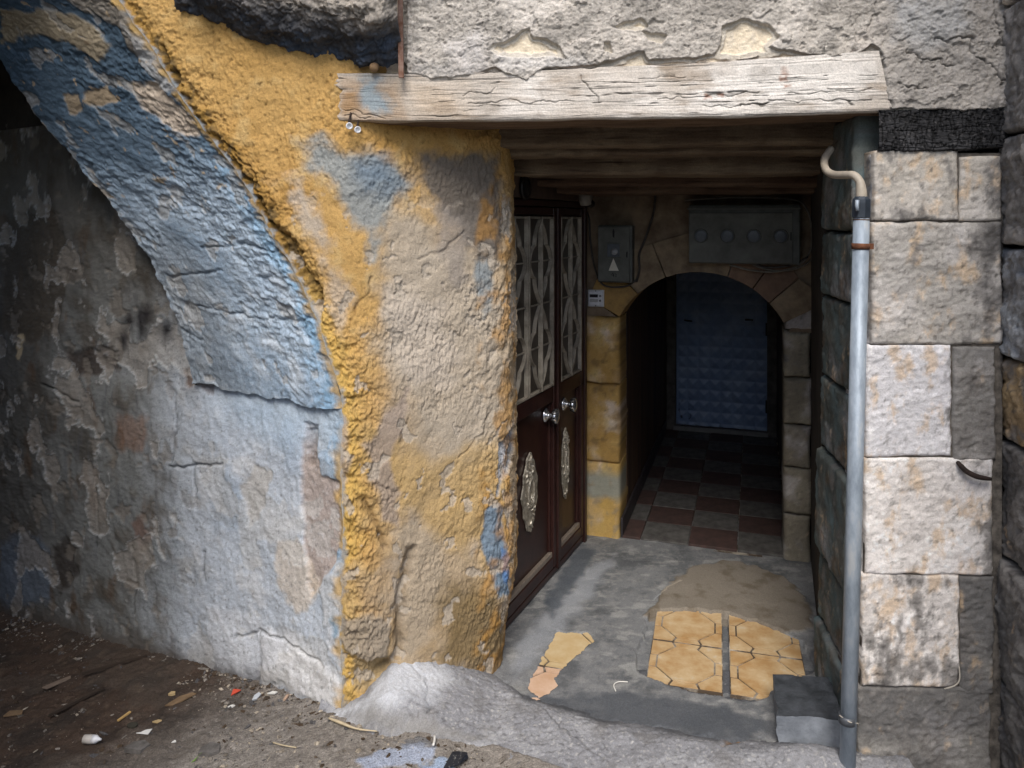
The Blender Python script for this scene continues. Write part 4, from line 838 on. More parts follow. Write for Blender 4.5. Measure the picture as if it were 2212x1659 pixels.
# ---------------------------------------------------------------- brown metal door
door = tag(empty('metal_door', tuple(dr(.2, 0, 0))), 'dark brown two-leaf metal door with pale curved grilles and silver ornaments', 'door')
BRN = plain('brown_enamel', (58, 34, 30), .38, .0, scale=20, col2=(40, 22, 20), bump=.05, spec=.5)
GRL = plain('pale_grille_paint', (168, 160, 146), .55, 0, scale=18, col2=(120, 113, 102), bump=.1)
PANE = plain('dusty_brown_glass', (74, 66, 58), .35, 0, scale=8, col2=(54, 48, 42), bump=.05, spec=.5)
SILV = plain('silver_ornament', (196, 190, 176), .4, .35, scale=60, col2=(130, 122, 108), bump=.3); CHR = plain('chrome', (214, 216, 220), .22, .9, var=.1)
ZM, ZT, ZB = .915, 1.715, .05
def dbox(name, p0, p1, z0, z1, o0, o1, mat, par, bev=.004): return box(name, dr((p0 + p1) / 2, (o0 + o1) / 2, (z0 + z1) / 2), (DD, DN, UP), (abs(p1 - p0) / 2, abs(o1 - o0) / 2, abs(z1 - z0) / 2), mat, par, bev)
def strip_bm(bm, pts, w_, o0, o1):
    """flat bar standing edge-on, following pts (p, z) in the plane of the door"""
    n = len(pts); L = []
    for i in range(n):
        a, b = pts[max(i - 1, 0)], pts[min(i + 1, n - 1)]; dx, dz = b[0] - a[0], b[1] - a[1]; l_ = math.hypot(dx, dz) or 1
        ox, oz = -dz / l_ * w_ / 2, dx / l_ * w_ / 2
        L.append([bm.verts.new(dr(pts[i][0] + s * ox, o, pts[i][1] + s * oz)) for s, o in ((-1, o0), (1, o0), (1, o1), (-1, o1))])
    fs = []
    for a, b in zip(L[:-1], L[1:]):
        for k in range(4): fs.append(bm.faces.new((a[k], a[(k + 1) % 4], b[(k + 1) % 4], b[k])))
    fs.append(bm.faces.new(L[0][::-1])); fs.append(bm.faces.new(L[-1])); bmesh.ops.recalc_face_normals(bm, faces=fs)
def grille_cell(leaf, pc, hw_, z0, z1):
    """a pointed oval with a rounder oval crossing it; every bar is its own piece"""
    h = z1 - z0
    def half(zf, wide): return hw_ * (wide)
    for sgn in (-1, 1):
        bm = bmesh.new(); strip_bm(bm, [(pc + sgn * hw_ * (.02 + .50 * math.sin(t * math.pi / 2 * .95)), z1 - h * .30 * t) for t in [i / 8 for i in range(9)]], .006, .003, .021); bm_obj('grille_bar', bm, GRL, leaf)
        bm = bmesh.new(); strip_bm(bm, [(pc + sgn * hw_ * (.02 + .50 * math.sin(t * math.pi / 2 * .95)), z0 + h * .30 * t) for t in [i / 8 for i in range(9)]], .006, .003, .021); bm_obj('grille_bar', bm, GRL, leaf)
        bm = bmesh.new(); strip_bm(bm, [(pc + sgn * hw_ * (.50 + .45 * math.sin(math.pi * t) ** .7), z1 - h * (.30 + .40 * t)) for t in [i / 14 for i in range(15)]], .006, .003, .021); bm_obj('grille_bar', bm, GRL, leaf)
    dbox('grille_bar', pc - hw_, pc + hw_, z0 + h * .5 - .003, z0 + h * .5 + .003, .004, .012, GRL, leaf, 0)
def leaf(p0, p1, cols_, orn_p, knob_p, orn_w, label):
    lf = dbox('door_leaf', p0, p1, ZB, 1.76, -.03, -.004, BRN, door); lf['label'] = label
    dbox('stile', p0, p0 + .035, ZB, 1.757, -.004, .022, BRN, lf); dbox('stile', p1 - .035, p1, ZB, 1.757, -.004, .022, BRN, lf)
    dbox('rail', p0 + .036, p1 - .036, ZB, ZB + .05, -.004, .02, BRN, lf); dbox('rail', p0 + .036, p1 - .036, ZM - .075, ZM - .005, -.004, .02, BRN, lf); dbox('rail', p0 + .036, p1 - .036, ZT + .008, 1.757, -.004, .02, BRN, lf)
    dbox('kick_strip', p0 + .04, p1 - .04, ZB + .052, ZB + .075, -.004, .016, plain('worn_edge_metal', (150, 138, 126), .45, .3), lf, .003)
    for pp in (p0 + .05, p1 - .05): dbox('panel_moulding', pp - .005, pp + .005, ZB + .08, ZM - .09, -.004, .008, BRN, lf, .002)
    dbox('pane', p0 + .036, p1 - .036, ZM, ZT, -.003, .002, PANE, lf, 0)
    for a, b in cols_:
        dbox('grille_bar', a, a + .008, ZM, ZT, .003, .024, GRL, lf, .001); dbox('grille_bar', b - .008, b, ZM, ZT, .003, .024, GRL, lf, .001)
        m_ = (a + b) / 2; dbox('grille_bar', m_ - .004, m_ + .004, ZM, ZT, .003, .026, GRL, lf, .001)
        dbox('grille_bar', a + .009, b - .009, ZM, ZM + .010, .003, .022, GRL, lf, .001); dbox('grille_bar', a + .009, b - .009, ZT - .010, ZT, .003, .022, GRL, lf, .001)
        zm_ = (ZM + ZT) / 2; dbox('grille_bar', a + .009, b - .009, zm_ - .003, zm_ + .003, .004, .014, GRL, lf, 0)
        for z0, z1 in ((ZM + .012, zm_ - .004), (zm_ + .004, ZT - .012)): grille_cell(lf, m_, (b - a) / 2 - .012, z0, z1)
    # ornament: pierced scrollwork plaque, built from lobes
    bm = bmesh.new(); rnd = random.Random(int(p0 * 100)); zc = .485; hh = .175
    N_ = 44; out = []
    for i in range(N_):
        th = 2 * math.pi * i / N_; e_ = abs(math.cos(th)) ** 1.4; r_ = (1 + .10 * math.sin(th * 11))
        out.append(dr(orn_p + orn_w * math.sin(th) * r_ * (1 - .35 * e_), .0, zc + hh * math.cos(th) * (1 + .03 * math.sin(th * 9))))
    prism_bm(bm, out, DN * .008)
    for i in range(34):
        a_ = rnd.uniform(-1, 1); zf = rnd.uniform(-1, 1) * .9; wmax = orn_w * .8 * math.sqrt(max(0, 1 - zf * zf)) * .9
        c_ = dr(orn_p + a_ * wmax, .009, zc + zf * hh); g = bmesh.ops.create_icosphere(bm, subdivisions=1, radius=.012); M = Matrix.Translation(c_) @ Matrix.Rotation(rnd.uniform(0, 3), 4, DN) @ Matrix.Diagonal((.5 + rnd.random() * .5, .5, 1.3, 1)); bmesh.ops.transform(bm, matrix=M, verts=g['verts'])
    tube_bm(bm, [dr(orn_p + orn_w * .38 * math.sin(2 * math.pi * i / 24), .012, zc + hh * .34 * math.cos(2 * math.pi * i / 24)) for i in range(25)], .006, 6, False)
    bm_obj('ornament', bm, SILV, lf)
    kb = lathe('knob', dr(knob_p, .0, .785), DN, [(0, .032), (.006, .034), (.012, .022), (.02, .012), (.034, .012), (.042, .03), (.06, .034), (.066, .02), (.068, .0)], CHR, lf, 20)
    bm = bmesh.new()
    for i in range(12):
        th = 2 * math.pi * i / 12; u_ = DD * math.cos(th) + UP * math.sin(th); tube_bm(bm, [dr(knob_p, .040, .785) + u_ * .03, dr(knob_p, .062, .785) + u_ * .0355], .0028, 5)
    bm_obj('knob_fluting', bm, plain('dark_groove', (50, 48, 46), .4, .6), lf)
leaf(-.24, .425, [(-.205, .085), (.095, .388)], .137, .33, .085, 'wide leaf with round knob and large silver plaque')
leaf(.455, .815, [(.488, .782)], .588, .575, .05, 'narrow leaf with knob and slim silver plaque')
dbox('meeting_post', .428, .452, ZB - .02, 1.757, -.02, .03, BRN, door); dbox('frame_post', .818, .85, .0, 1.79, -.03, .03, BRN, door)
dbox('frame_head', -.24, .818, 1.762, 1.79, -.03, .028, BRN, door); dbox('threshold_bar', -.24, .815, .018, .045, -.02, .02, BRN, door)
hb = tag(dbox('header_board', -.2, .86, 1.795, 1.90, -.04, .045, plain('brown_board', (84, 66, 54), .8, scale=10, col2=(60, 46, 38), bump=.3, stretch=(1, 1, .2)), None, .006), 'plain brown board above the brown metal door', 'board')

# ---------------------------------------------------------------- boxes and fittings on the inner wall
BOXM = plain('grey_box_enamel', (98, 100, 95), .6, .1, scale=9, col2=(74, 74, 70), bump=.06); BOXR = plain('box_rim', (86, 88, 84), .5, .1, scale=14, col2=(66, 68, 64))
GLS = plain('meter_glass', (84, 90, 98), .35, 0, scale=14, col2=(58, 64, 72), bump=0, spec=.4); WHITE = plain('white_sticker', (206, 202, 190), .7, scale=20, var=.1); INK = plain('black_ink', (26, 24, 30), .8, scale=20, var=.1)
def wb(name, t0, t1, z0, z1, o0, o1, mat, par, bev=.003): return box(name, cor((t0 + t1) / 2, -(o0 + o1) / 2, (z0 + z1) / 2), (CR, CC, UP), (abs(t1 - t0) / 2, abs(o1 - o0) / 2, abs(z1 - z0) / 2), mat, par, bev)
b1 = tag(empty('meter_box', tuple(cor(.195, -.03, 1.37))), 'small upright grey meter box with one square window and white triangle', 'meter box')
wb('box_body', .105, .288, 1.372, 1.672, -.01, .07, BOXR, b1, .008); ld = wb('box_door', .108, .272, 1.380, 1.662, .07, .082, BOXM, b1)
wb('window', .158, .222, 1.508, 1.575, .082, .085, GLS, ld, .002); wb('window_rim', .152, .228, 1.502, 1.508, .082, .087, BOXR, ld, .001); wb('window_rim', .152, .228, 1.575, 1.581, .082, .087, BOXR, ld, .001)
lathe('meter_dial', cor(.196, -.085, 1.535), -CC, [(0, .018), (.002, .018), (.003, .0)], plain('dial_grey', (150, 152, 156), .4), ld, 14)
prism('triangle_sticker', [cor(.165, -.0825, 1.435), cor(.218, -.0825, 1.435), cor(.190, -.0825, 1.500)], -CC * .0012, WHITE, ld)
prism('ink_mark', [cor(.186, -.0825, 1.612), cor(.194, -.0825, 1.606), cor(.196, -.0825, 1.64), cor(.190, -.0825, 1.655), cor(.185, -.0825, 1.64)], -CC * .001, INK, ld)
tube('ink_numeral', [cor(.186, -.083, 1.424), cor(.180, -.083, 1.411), cor(.194, -.083, 1.412)], .0016, INK, ld, 5); tube('ink_numeral', [cor(.191, -.083, 1.42), cor(.190, -.083, 1.402)], .0016, INK, ld, 5)
tube('ink_numeral', [cor(.198, -.083, 1.421), cor(.206, -.083, 1.414), cor(.198, -.083, 1.405), cor(.208, -.083, 1.404)], .0014, INK, ld, 5)
wb('latch', .258, .264, 1.505, 1.535, .082, .088, INK, ld, .001)
b2 = tag(empty('meter_cabinet', tuple(cor(.83, -.05, 1.48))), 'wide grey meter cabinet with four round windows over the arch', 'meter box')
wb('cabinet_body', .575, 1.102, 1.482, 1.775, -.01, .10, BOXR, b2, .006); ld = wb('cabinet_door', .577, 1.068, 1.488, 1.735, .10, .112, BOXM, b2)
wb('rain_ledge', .570, 1.106, 1.752, 1.762, .10, .118, BOXR, b2, .002)
for t in (.635, .762, .887, 1.012):
    wn = lathe('round_window', cor(t, -.112, 1.62), -CC, [(0, .036), (.004, .036), (.005, .032), (.003, .0305), (.0035, 0)], BOXR, ld, 24); lathe('glass', cor(t, -.1145, 1.62), -CC, [(0, .031), (.001, .029), (.0016, .018), (.002, 0)], GLS, wn, 20)
wb('latch', 1.056, 1.061, 1.60, 1.64, .112, .118, INK, ld, .001)
b3 = tag(empty('door_intercom', tuple(cor(.083, -.01, 1.24))), 'small silver doorbell panel with two name slots on the yellow jamb', 'intercom')
STEEL = plain('brushed_steel', (196, 198, 204), .35, .5, scale=80, var=.15)
pl = wb('face_plate', .040, .127, 1.237, 1.326, -.004, .016, STEEL, b3, .003); wb('inner_plate', .048, .119, 1.248, 1.315, .016, .020, plain('pale_steel', (220, 222, 228), .35, .4), b3, .002)
wb('name_slot', .052, .096, 1.287, 1.303, .020, .0225, INK, pl, .003); wb('name_slot', .052, .096, 1.262, 1.278, .020, .0225, plain('name_card', (170, 170, 170), .5), pl, .003)
for z in (1.295, 1.27): lathe('bell_button', cor(.108, -.020, z), -CC, [(0, .006), (.004, .006), (.005, .004), (.005, 0)], plain('button_grey', (120, 122, 126), .4, .3), pl, 12)
for z in (1.242, 1.321): lathe('screw', cor(.083, -.016, z), -CC, [(0, .003), (.001, .003), (.0015, 0)], INK, pl, 8)
CAB = plain('dusty_black_cable', (66, 62, 58), .6, scale=40, col2=(44, 40, 38)); CAB2 = plain('grey_cable', (122, 116, 106), .6, scale=40, col2=(92, 88, 80))
def cable(pts, r_, mat, label, d=.02):
    o = tube('wall_cable', spline([cor(t, -d - .004 * math.sin(i * 2.1), z) for i, (t, z) in enumerate(pts)]), r_, mat, None, 6); tag(o, label, 'cable', 'cables on the inner wall'); return o
cable([(.0, 1.78), (.045, 1.72), (.055, 1.58), (.075, 1.46), (.11, 1.37), (.16, 1.345), (.25, 1.352), (.305, 1.39)], .005, CAB, 'black cable sagging round the left of the small meter box')
cable([(.40, 1.86), (.39, 1.74), (.345, 1.60), (.315, 1.52), (.316, 1.44), (.30, 1.375)], .006, CAB, 'dark cable dropping to the right edge of the small meter box')
cable([(.55, 1.80), (.80, 1.812), (1.06, 1.802), (1.13, 1.76), (1.155, 1.66), (1.15, 1.55), (1.10, 1.48), (1.0, 1.445), (.88, 1.448), (.77, 1.475)], .005, CAB2, 'grey cable arching over the wide meter cabinet and round its right end', .05)
cable([(1.16, 1.70), (1.168, 1.58), (1.15, 1.50), (1.06, 1.452), (.96, 1.452), (.88, 1.478)], .005, CAB2, 'lower looped grey cable under the right corner of the wide cabinet', .035)
cable([(1.14, 1.52), (1.05, 1.475), (.95, 1.465), (.90, 1.482)], .005, CAB, 'short dark cable tucked beneath the wide meter cabinet', .055)
# round lamp holders by the header board
lathe('conduit_boss', dr(-.03, .05, 1.835), DN, [(0, .05), (.012, .05), (.016, .044), (.010, .036), (.018, .03), (.02, .012), (.02, 0)], plain('black_bakelite', (26, 24, 24), .4, scale=20, var=.2), None, 24)
tag(bpy.data.objects['conduit_boss'], 'round black fitting at the near end of the board over the brown door', 'fitting')
la = tag(empty('bulkhead_lamp', tuple(dr(.74, .05, 1.80))), 'small grey lamp holder hanging at the far end of the door board', 'lamp')
lathe('lamp_base', dr(.72, .045, 1.815), DN, [(0, .045), (.03, .045), (.05, .035), (.05, 0)], plain('lamp_grey', (150, 146, 138), .5, scale=20, var=.2), la, 18); lathe('lamp_socket', dr(.76, .06, 1.81), Vector((.3, -.5, -.5)), [(0, .02), (.05, .02), (.055, .015), (.055, 0)], MATS['black_bakelite'], la, 14)

# ---------------------------------------------------------------- pipe, bar and ironwork on the front
GALV = plain('galvanised_pipe', (162, 174, 186), .5, .2, scale=26, col2=(122, 134, 146), bump=.3, bscale=90, lo=.28, hi=.56, stretch=(1, 1, .35), col3=(182, 188, 192))
PVC = plain('beige_conduit', (186, 176, 160), .5, scale=20, col2=(160, 150, 136), bump=.1); TAPE = plain('black_tape', (54, 62, 72), .45, scale=16, col2=(34, 40, 48), bump=.2)
dp = tag(empty('drain_pipe', tuple(at(1829, 1640, 2.34))), 'grey galvanised service pipe standing in front of the stone pier', 'pipe')
pt_, pb_ = at(1861, 470, 2.345), at(1828, 1760, 2.335)
tube('pipe', [pt_, pb_], .0235, GALV, dp, 24)
ax_ = (pb_ - pt_).normalized(); FNv = FN
lathe('thread_ring', pt_ - ax_ * .012, ax_, [(0, .022), (.004, .025), (.007, .022), (.011, .025), (.015, .022), (.019, .025), (.022, .022)], plain('rusty_thread', (120, 92, 74), .6, .4), dp, 20)
cl = lathe('collar', at(1861, 423, 2.345), ax_, [(0, .014), (.004, .020), (.012, .027), (.022, .0275), (.066, .0275), (.067, .023), (.06, 0)], TAPE, dp, 8, False)
tube('tape_wrap', [at(1852, 432, 2.316), at(1851, 445, 2.316), at(1853, 455, 2.316)], .006, GALV, cl, 6)
cp = [at(1795, 322, 2.62), at(1781, 345, 2.58), at(1784, 366, 2.52), at(1800, 377, 2.46), at(1828, 378, 2.40), at(1845, 379, 2.365), at(1857, 392, 2.35), at(1860, 408, 2.345), at(1861, 428, 2.345)]
tube('bent_conduit', spline(cp, 6), [.0125] * (6 * 6) + [.0125 + .004 * min(1, i / 10) for i in range(6 * 2 + 1)], PVC, dp, 14)
RUST = plain('rust', (128, 84, 58), .85, .2, scale=40, col2=(86, 54, 40), bump=.5, bscale=120); RUSTP = plain('rusty_grey_bar', (152, 128, 116), .8, .2, scale=36, col2=(112, 74, 54), bump=.4, bscale=90)
fr = (at(1859, 532, 2.345)); lathe('pipe_clamp', fr - ax_ * .009, ax_, [(0, .0236), (0, .0262), (.018, .0262), (.018, .0236)], RUST, dp, 20); box('clamp_ear', fr + FD * .03, (FD, FN, UP), (.008, .003, .009), RUST, dp, .001, 1)
fr = at(1830, 1552, 2.336); lathe('pipe_clamp', fr - ax_ * .012, ax_, [(0, .0236), (0, .0255), (.024, .0255), (.024, .0236)], plain('dull_strap', (96, 100, 106), .5, .4), dp, 20)
tube('strap_wire', [fr + FD * (-.026) + FN * .01 - UP * .0 + UP * .014, fr + FN * .027 + UP * .006, fr + FD * .028 + FN * .01 - UP * .006, fr + FD * .034 - UP * .02], .0018, plain('pale_wire', (190, 184, 172), .6), dp, 6)
rb = tube('rusty_bar', [face_pt(864, -70, out=.045), face_pt(865, 60, out=.045), face_pt(867, 168, out=.045)], .0115, RUSTP, None, 4, False)
tag(rb, 'rusty flat iron bar hanging down in front of the lintel', 'bar')
hk = tube('iron_hook', spline([face_pt(2066, 995, out=-.02), face_pt(2074, 1004, out=.012), face_pt(2088, 1018, out=.02), face_pt(2112, 1030, out=.022), face_pt(2141, 1035, out=.015)], 5), [.007] * 6 + [.0085] * 10 + [.008, .0075, .007, .006, .005], RUST, None, 7)
MATS['iron_dark'] = plain('iron_dark', (62, 50, 46), .8, .3, scale=40, col2=(40, 32, 30), bump=.4); hk.data.materials[0] = MATS['iron_dark']
tag(hk, 'bent dark iron hook driven into a joint of the stone pier', 'hook')
wr = tube('bent_wire', spline([face_pt(2072, 1440, out=.012), face_pt(2073, 1466, out=.016), face_pt(2064, 1480, out=.014), face_pt(2040, 1488, out=.010)], 5), .002, MATS['pale_wire'], None, 5); tag(wr, 'thin pale bent wire low on the stone pier', 'wire')
CER = plain('white_porcelain', (222, 222, 224), .3, 0, scale=10, var=.08)
for k, (u, v, Y, lb) in enumerate(((752, 273, 2.575, 'white porcelain insulator under the left end of the lintel, leftmost of three'), (770, 281, 2.585, 'white porcelain insulator under the lintel, middle of three'), (799, 283, 2.65, 'white porcelain insulator under the lintel, farthest into the shade'))):
    e = tag(empty('cable_insulator', tuple(at(u, v, Y))), lb, 'insulator', 'porcelain insulators under the lintel')
    c_ = at(u, v, Y); lathe('cup', c_, FN * .8 + FD * .6, [(0, .009), (.014, .012), (.016, .009), (.006, .007), (.006, 0)], CER, e, 16); tube('hanger', [c_ + UP * .0, c_ + UP * .05 - FN * .03], .004, MATS['iron_dark'], e, 6)
kn = lathe('wooden_knob', face_pt(816, 142, out=-.02), FN * .9 - UP * .3, [(0, .008), (.02, .009), (.028, .014), (.045, .016), (.056, .012), (.06, 0)], plain('turned_wood', (170, 140, 104), .7, scale=30, col2=(130, 102, 74)), None, 14); tag(kn, 'small wooden knob lodged above the left end of the lintel', 'knob')
# dark block at the foot of the pipe
blk = [Vector((.855, 2.475, -.02)), Vector((1.062, 2.450, -.02)), Vector((1.105, 2.675, -.02)), Vector((.918, 2.70, -.02))]
bm = bmesh.new(); prism_bm(bm, blk, UP * .125); bmesh.ops.subdivide_edges(bm, edges=bm.edges[:], cuts=14, use_grid_fill=True)
for v in bm.verts:
    k_ = mnoise.noise(v.co * 14) * .006 + mnoise.noise(v.co * 45) * .0035
    v.co += Vector((k_, mnoise.noise(v.co * 17 + Vector((5, 0, 0))) * .006, k_ * .8))
bm.normal_update()
for f in bm.faces: f.material_index = 0 if f.normal.z > .7 else 1
tag(bm_obj('concrete_block', bm, [plain('grimy_concrete', (70, 74, 80), .85, scale=18, col2=(46, 50, 54), bump=.8, bscale=120), plain('plain_concrete', (136, 142, 150), .85, scale=14, col2=(108, 114, 122), bump=.6, bscale=120)]), 'dark grey concrete block at the foot of the grey pipe', 'block')

# ---------------------------------------------------------------- litter on the street
def gz(x, y): return float(street_h(np.array(x), np.array(y)) + street_rough(np.array(x), np.array(y)))
def ground_pt(u, v):
    p = on_z(u, v, .04)
    for _ in range(12): p = on_z(u, v, gz(p.x, p.y))
    return p
def scrap(name, u, v, outline, mat, label, cat, rot=0.0, thick=.003, curl=.0, lift=.004, tilt=(0, 0), group=None):
    c = ground_pt(u, v); bm = bmesh.new(); M = Matrix.Rotation(rot, 3, 'Z') @ Matrix.Rotation(tilt[0], 3, 'X') @ Matrix.Rotation(tilt[1], 3, 'Y')
    prism_bm(bm, [M @ Vector((x, y, lift + curl * (x * x + y * y) / .001)) for x, y in outline], M @ Vector((0, 0, thick)))
    o = bm_obj(name, bm, mat); o.location = c; return tag(o, label, cat, group)
PAP = plain('white_paper', (226, 224, 218), .8, scale=30, var=.12); PLA = plain('grey_white_plastic', (186, 190, 194), .4, scale=30, var=.2); CARD = plain('brown_card', (134, 110, 82), .9, scale=30, col2=(104, 84, 62)); REDP = plain('red_plastic', (206, 82, 58), .6, scale=30, var=.25)
BLK = plain('torn_black_film', (30, 34, 42), .35, scale=70, col2=(20, 22, 28), bump=.3); STRAW = plain('dry_straw', (206, 190, 158), .8, scale=40, var=.2); TANM = plain('tan_crumb', (196, 170, 124), .9, scale=40, var=.3); ROCK = plain('grey_rock', (112, 108, 104), .95, scale=30, col2=(80, 76, 72), bump=.8); LEAF = plain('green_leaf', (110, 150, 62), .6, scale=30, var=.3); GLS2 = plain('dark_jar_glass', (66, 64, 56), .2, 0, var=.2, spec=.6)
c = ground_pt(198, 1606); bt = tag(empty('plastic_bottle', tuple(c)), 'tiny white plastic bottle lying on the brown dirt', 'bottle')
dirb = Vector((.94, -.1, .05)).normalized(); cc_ = c + UP * .014
lathe('bottle_body', cc_ - dirb * .028, dirb, [(0, .009), (.002, .0135), (.028, .014), (.036, .0125), (.042, .008), (.043, 0)], plain('cloudy_plastic', (200, 194, 186), .4, scale=20, var=.15), bt, 18); lathe('bottle_cap', cc_ + dirb * .004, dirb, [(0, .0135), (.012, .0125), (.02, .007), (.026, .004), (.03, .003), (.03, 0)], CER, bt, 16)
scrap('paper_scrap', 313, 1585, [(-.026, -.006), (-.012, -.002), (-.002, .008), (.020, .012), (.016, -.016), (.002, -.012)], PAP, 'torn white paper scrap lying on the dirt right of the tiny bottle', 'paper', .1, .002, .001, .006)
scrap('red_scrap', 508, 1498, [(-.012, -.014), (-.008, .012), (.004, .010), (.020, .004), (.006, -.004)], REDP, 'small torn red scrap near the foot of the pale wall', 'scrap', .2, .003, 0, .006, (.3, 0))
scrap('wood_splinter', 268, 1551, [(-.004, -.026), (.004, -.026), (.005, .026), (-.003, .026)], plain('fresh_wood', (200, 164, 104), .8, scale=40, var=.2), 'short pale wood splinter on the dark dirt', 'splinter', -.35, .005, 0, .004)
scrap('cardboard_piece', 392, 1516, [(-.05, -.022), (-.02, -.026), (.046, .022), (.03, .03), (-.01, .018)], CARD, 'brown cardboard piece half sunk in the dirt before the wall', 'cardboard', .1, .004, 0, .006, (.12, -.05))
scrap('tan_crumb', 340, 1562, [(-.016, -.004), (0, .006), (.014, .004), (.016, -.004), (.002, -.008)], TANM, 'flat tan crumb above the white paper scrap', 'crumb', 0, .005)
scrap('tan_pebble', 372, 1503, [(-.012, -.006), (-.006, .008), (.008, .008), (.012, -.002), (.002, -.008)], TANM, 'small tan pebble left of the cardboard piece', 'pebble', 0, .008)
scrap('plastic_scrap', 553, 1509, [(-.010, -.016), (.004, -.010), (.014, .012), (.004, .018), (-.008, .004)], PLA, 'crumpled grey-white plastic scrap by the foot of the pale wall', 'plastic', 0, .006, 0, .005, (.3, .2))
scrap('plastic_scrap', 588, 1500, [(-.016, -.006), (.0, .008), (.018, .004), (.010, -.006)], PAP, 'small white chip beside the crumpled plastic near the wall', 'chip', 0, .004)
scrap('wood_chip', 618, 1511, [(-.005, -.014), (.005, -.012), (.005, .014), (-.004, .012)], plain('pink_wood', (186, 158, 136), .9, scale=40, var=.2), 'upright pinkish wood chip right of the white chip', 'chip', -.1, .006, 0, .004)
scrap('white_chip', 500, 1529, [(-.012, -.004), (.0, .006), (.012, .003), (.006, -.006)], PAP, 'tiny white oval chip on grey gravel below the red scrap', 'chip', 0, .004)
scrap('white_chip', 376, 1606, [(-.006, -.006), (0, .007), (.007, .0), (.003, -.006)], PAP, 'tiny white pebble-like chip right of the paper scrap', 'chip', 0, .004)
scrap('dead_stick', 250, 1440, [(-.12, -.006), (-.12, .002), (.11, .006), (.115, .0)], plain('dark_stick', (66, 54, 44), .95, scale=30, var=.3), 'dark flat stick lying deep in the passage dirt', 'stick', .55, .010, 0, .004)
scrap('dead_stick', 165, 1520, [(-.10, -.008), (-.09, .004), (.09, .006), (.10, -.002)], MATS['dark_stick'], 'dark stick lying left of the wood splinter', 'stick', .95, .010, 0, .004)
scrap('faded_wrapper', 122, 1478, [(-.012, -.05), (.014, -.046), (.030, .04), (.010, .05), (-.004, .0)], plain('faded_brown_film', (128, 112, 98), .6, scale=30, var=.3), 'faded brownish wrapper strip lying far left on the dirt', 'wrapper', -.5, .003, 0, .008)
scrap('dark_jar_lid', 286, 1571, [(.018 * math.cos(t * .5236), .014 * math.sin(t * .5236)) for t in range(12)], GLS2, 'round dark glassy lid above the tiny bottle', 'lid', 0, .006)
scrap('flat_rock', 452, 1622, [(-.03, -.02), (-.026, .006), (.0, .026), (.03, .012), (.034, -.022), (.006, -.03)], ROCK, 'flat grey rock at the bottom below the paper scrap', 'rock', .2, .014, 0, -.002)
scrap('flat_rock', 295, 1618, [(-.03, -.02), (-.02, .012), (.012, .026), (.04, .012), (.03, -.02)], ROCK, 'grey rock at the bottom beside the tiny white bottle', 'rock', -.2, .016, 0, -.002)
scrap('green_leaf', 425, 1640, [(-.008, -.018), (.0, -.004), (.010, .018), (.004, .004), (.002, -.010)], LEAF, 'tiny green leaf near the bottom edge of the dirt', 'leaf', -.2, .0015, 0, .008, (.4, 0))
scrap('bark_chip', 30, 1545, [(-.03, -.012), (-.02, .014), (.026, .010), (.03, -.008)], CARD, 'brown bark chip at the far left of the dirt', 'chip', .2, .006)
def strand(name, pts, r_, mat, label, cat, dz=.005):
    o = tube(name, spline([ground_pt(u, v) + UP * (dz + .002 * (i % 2)) for i, (u, v) in enumerate(pts)], 5), r_, mat, None, 6); o.scale = (1, 1, 1); return tag(o, label, cat)
strand('dry_blade', [(710, 1559), (735, 1570), (770, 1582), (815, 1589)], [.0025, .003, .004, .0045, .005, .005, .005, .0045, .004, .0035, .003, .003, .0025, .002, .002, .0015], STRAW, 'long curved pale dry blade lying beside the concrete apron', 'straw', .012)
strand('dry_blade', [(590, 1608), (610, 1615), (640, 1619)], .002, STRAW, 'short thin pale straw left of the long curved blade', 'straw', .006)
def apz(u, v):
    p = on_z(u, v, .04)
    for _ in range(12): p = on_z(u, v, max(gz(p.x, p.y), float(apron_h(np.array(p.x), np.array(p.y)))))
    return p
c = apz(984, 1645); bm = bmesh.new()
prism_bm(bm, [Vector(p) for p in ((-.036, -.04, .002), (-.012, .022, .012), (.004, .034, .006), (.034, .026, .008), (.038, .008, .004), (.014, -.03, .012))], (0, 0, .003)); o = bm_obj('black_film_scrap', bm, plain('scuffed_black_film', (34, 38, 46), .4, scale=90, col2=(150, 150, 148), lo=.30, hi=.42, bump=.3)); o.location = c; tag(o, 'scuffed black film scrap at the bottom edge of the concrete apron', 'scrap')
c = apz(936, 1605); bm = bmesh.new(); tube_bm(bm, [c + Vector((.004 * math.cos(t), .024 * math.sin(t), .008)) for t in (-1.2, -.6, 0, .6, 1.2)], .004, 6); tag(bm_obj('white_peel', bm, PAP, None, True), 'small curled white peel just above the black film scrap', 'peel')
ln = tube('plastic_loop', spline([on_z(1330, 1500) + UP * .012, on_z(1326, 1488) + UP * .014, on_z(1336, 1480) + UP * .012, on_z(1356, 1479) + UP * .010], 6), .0022, PAP, None, 6); tag(ln, 'thin curved white strand lying on the dark entrance floor', 'strand')
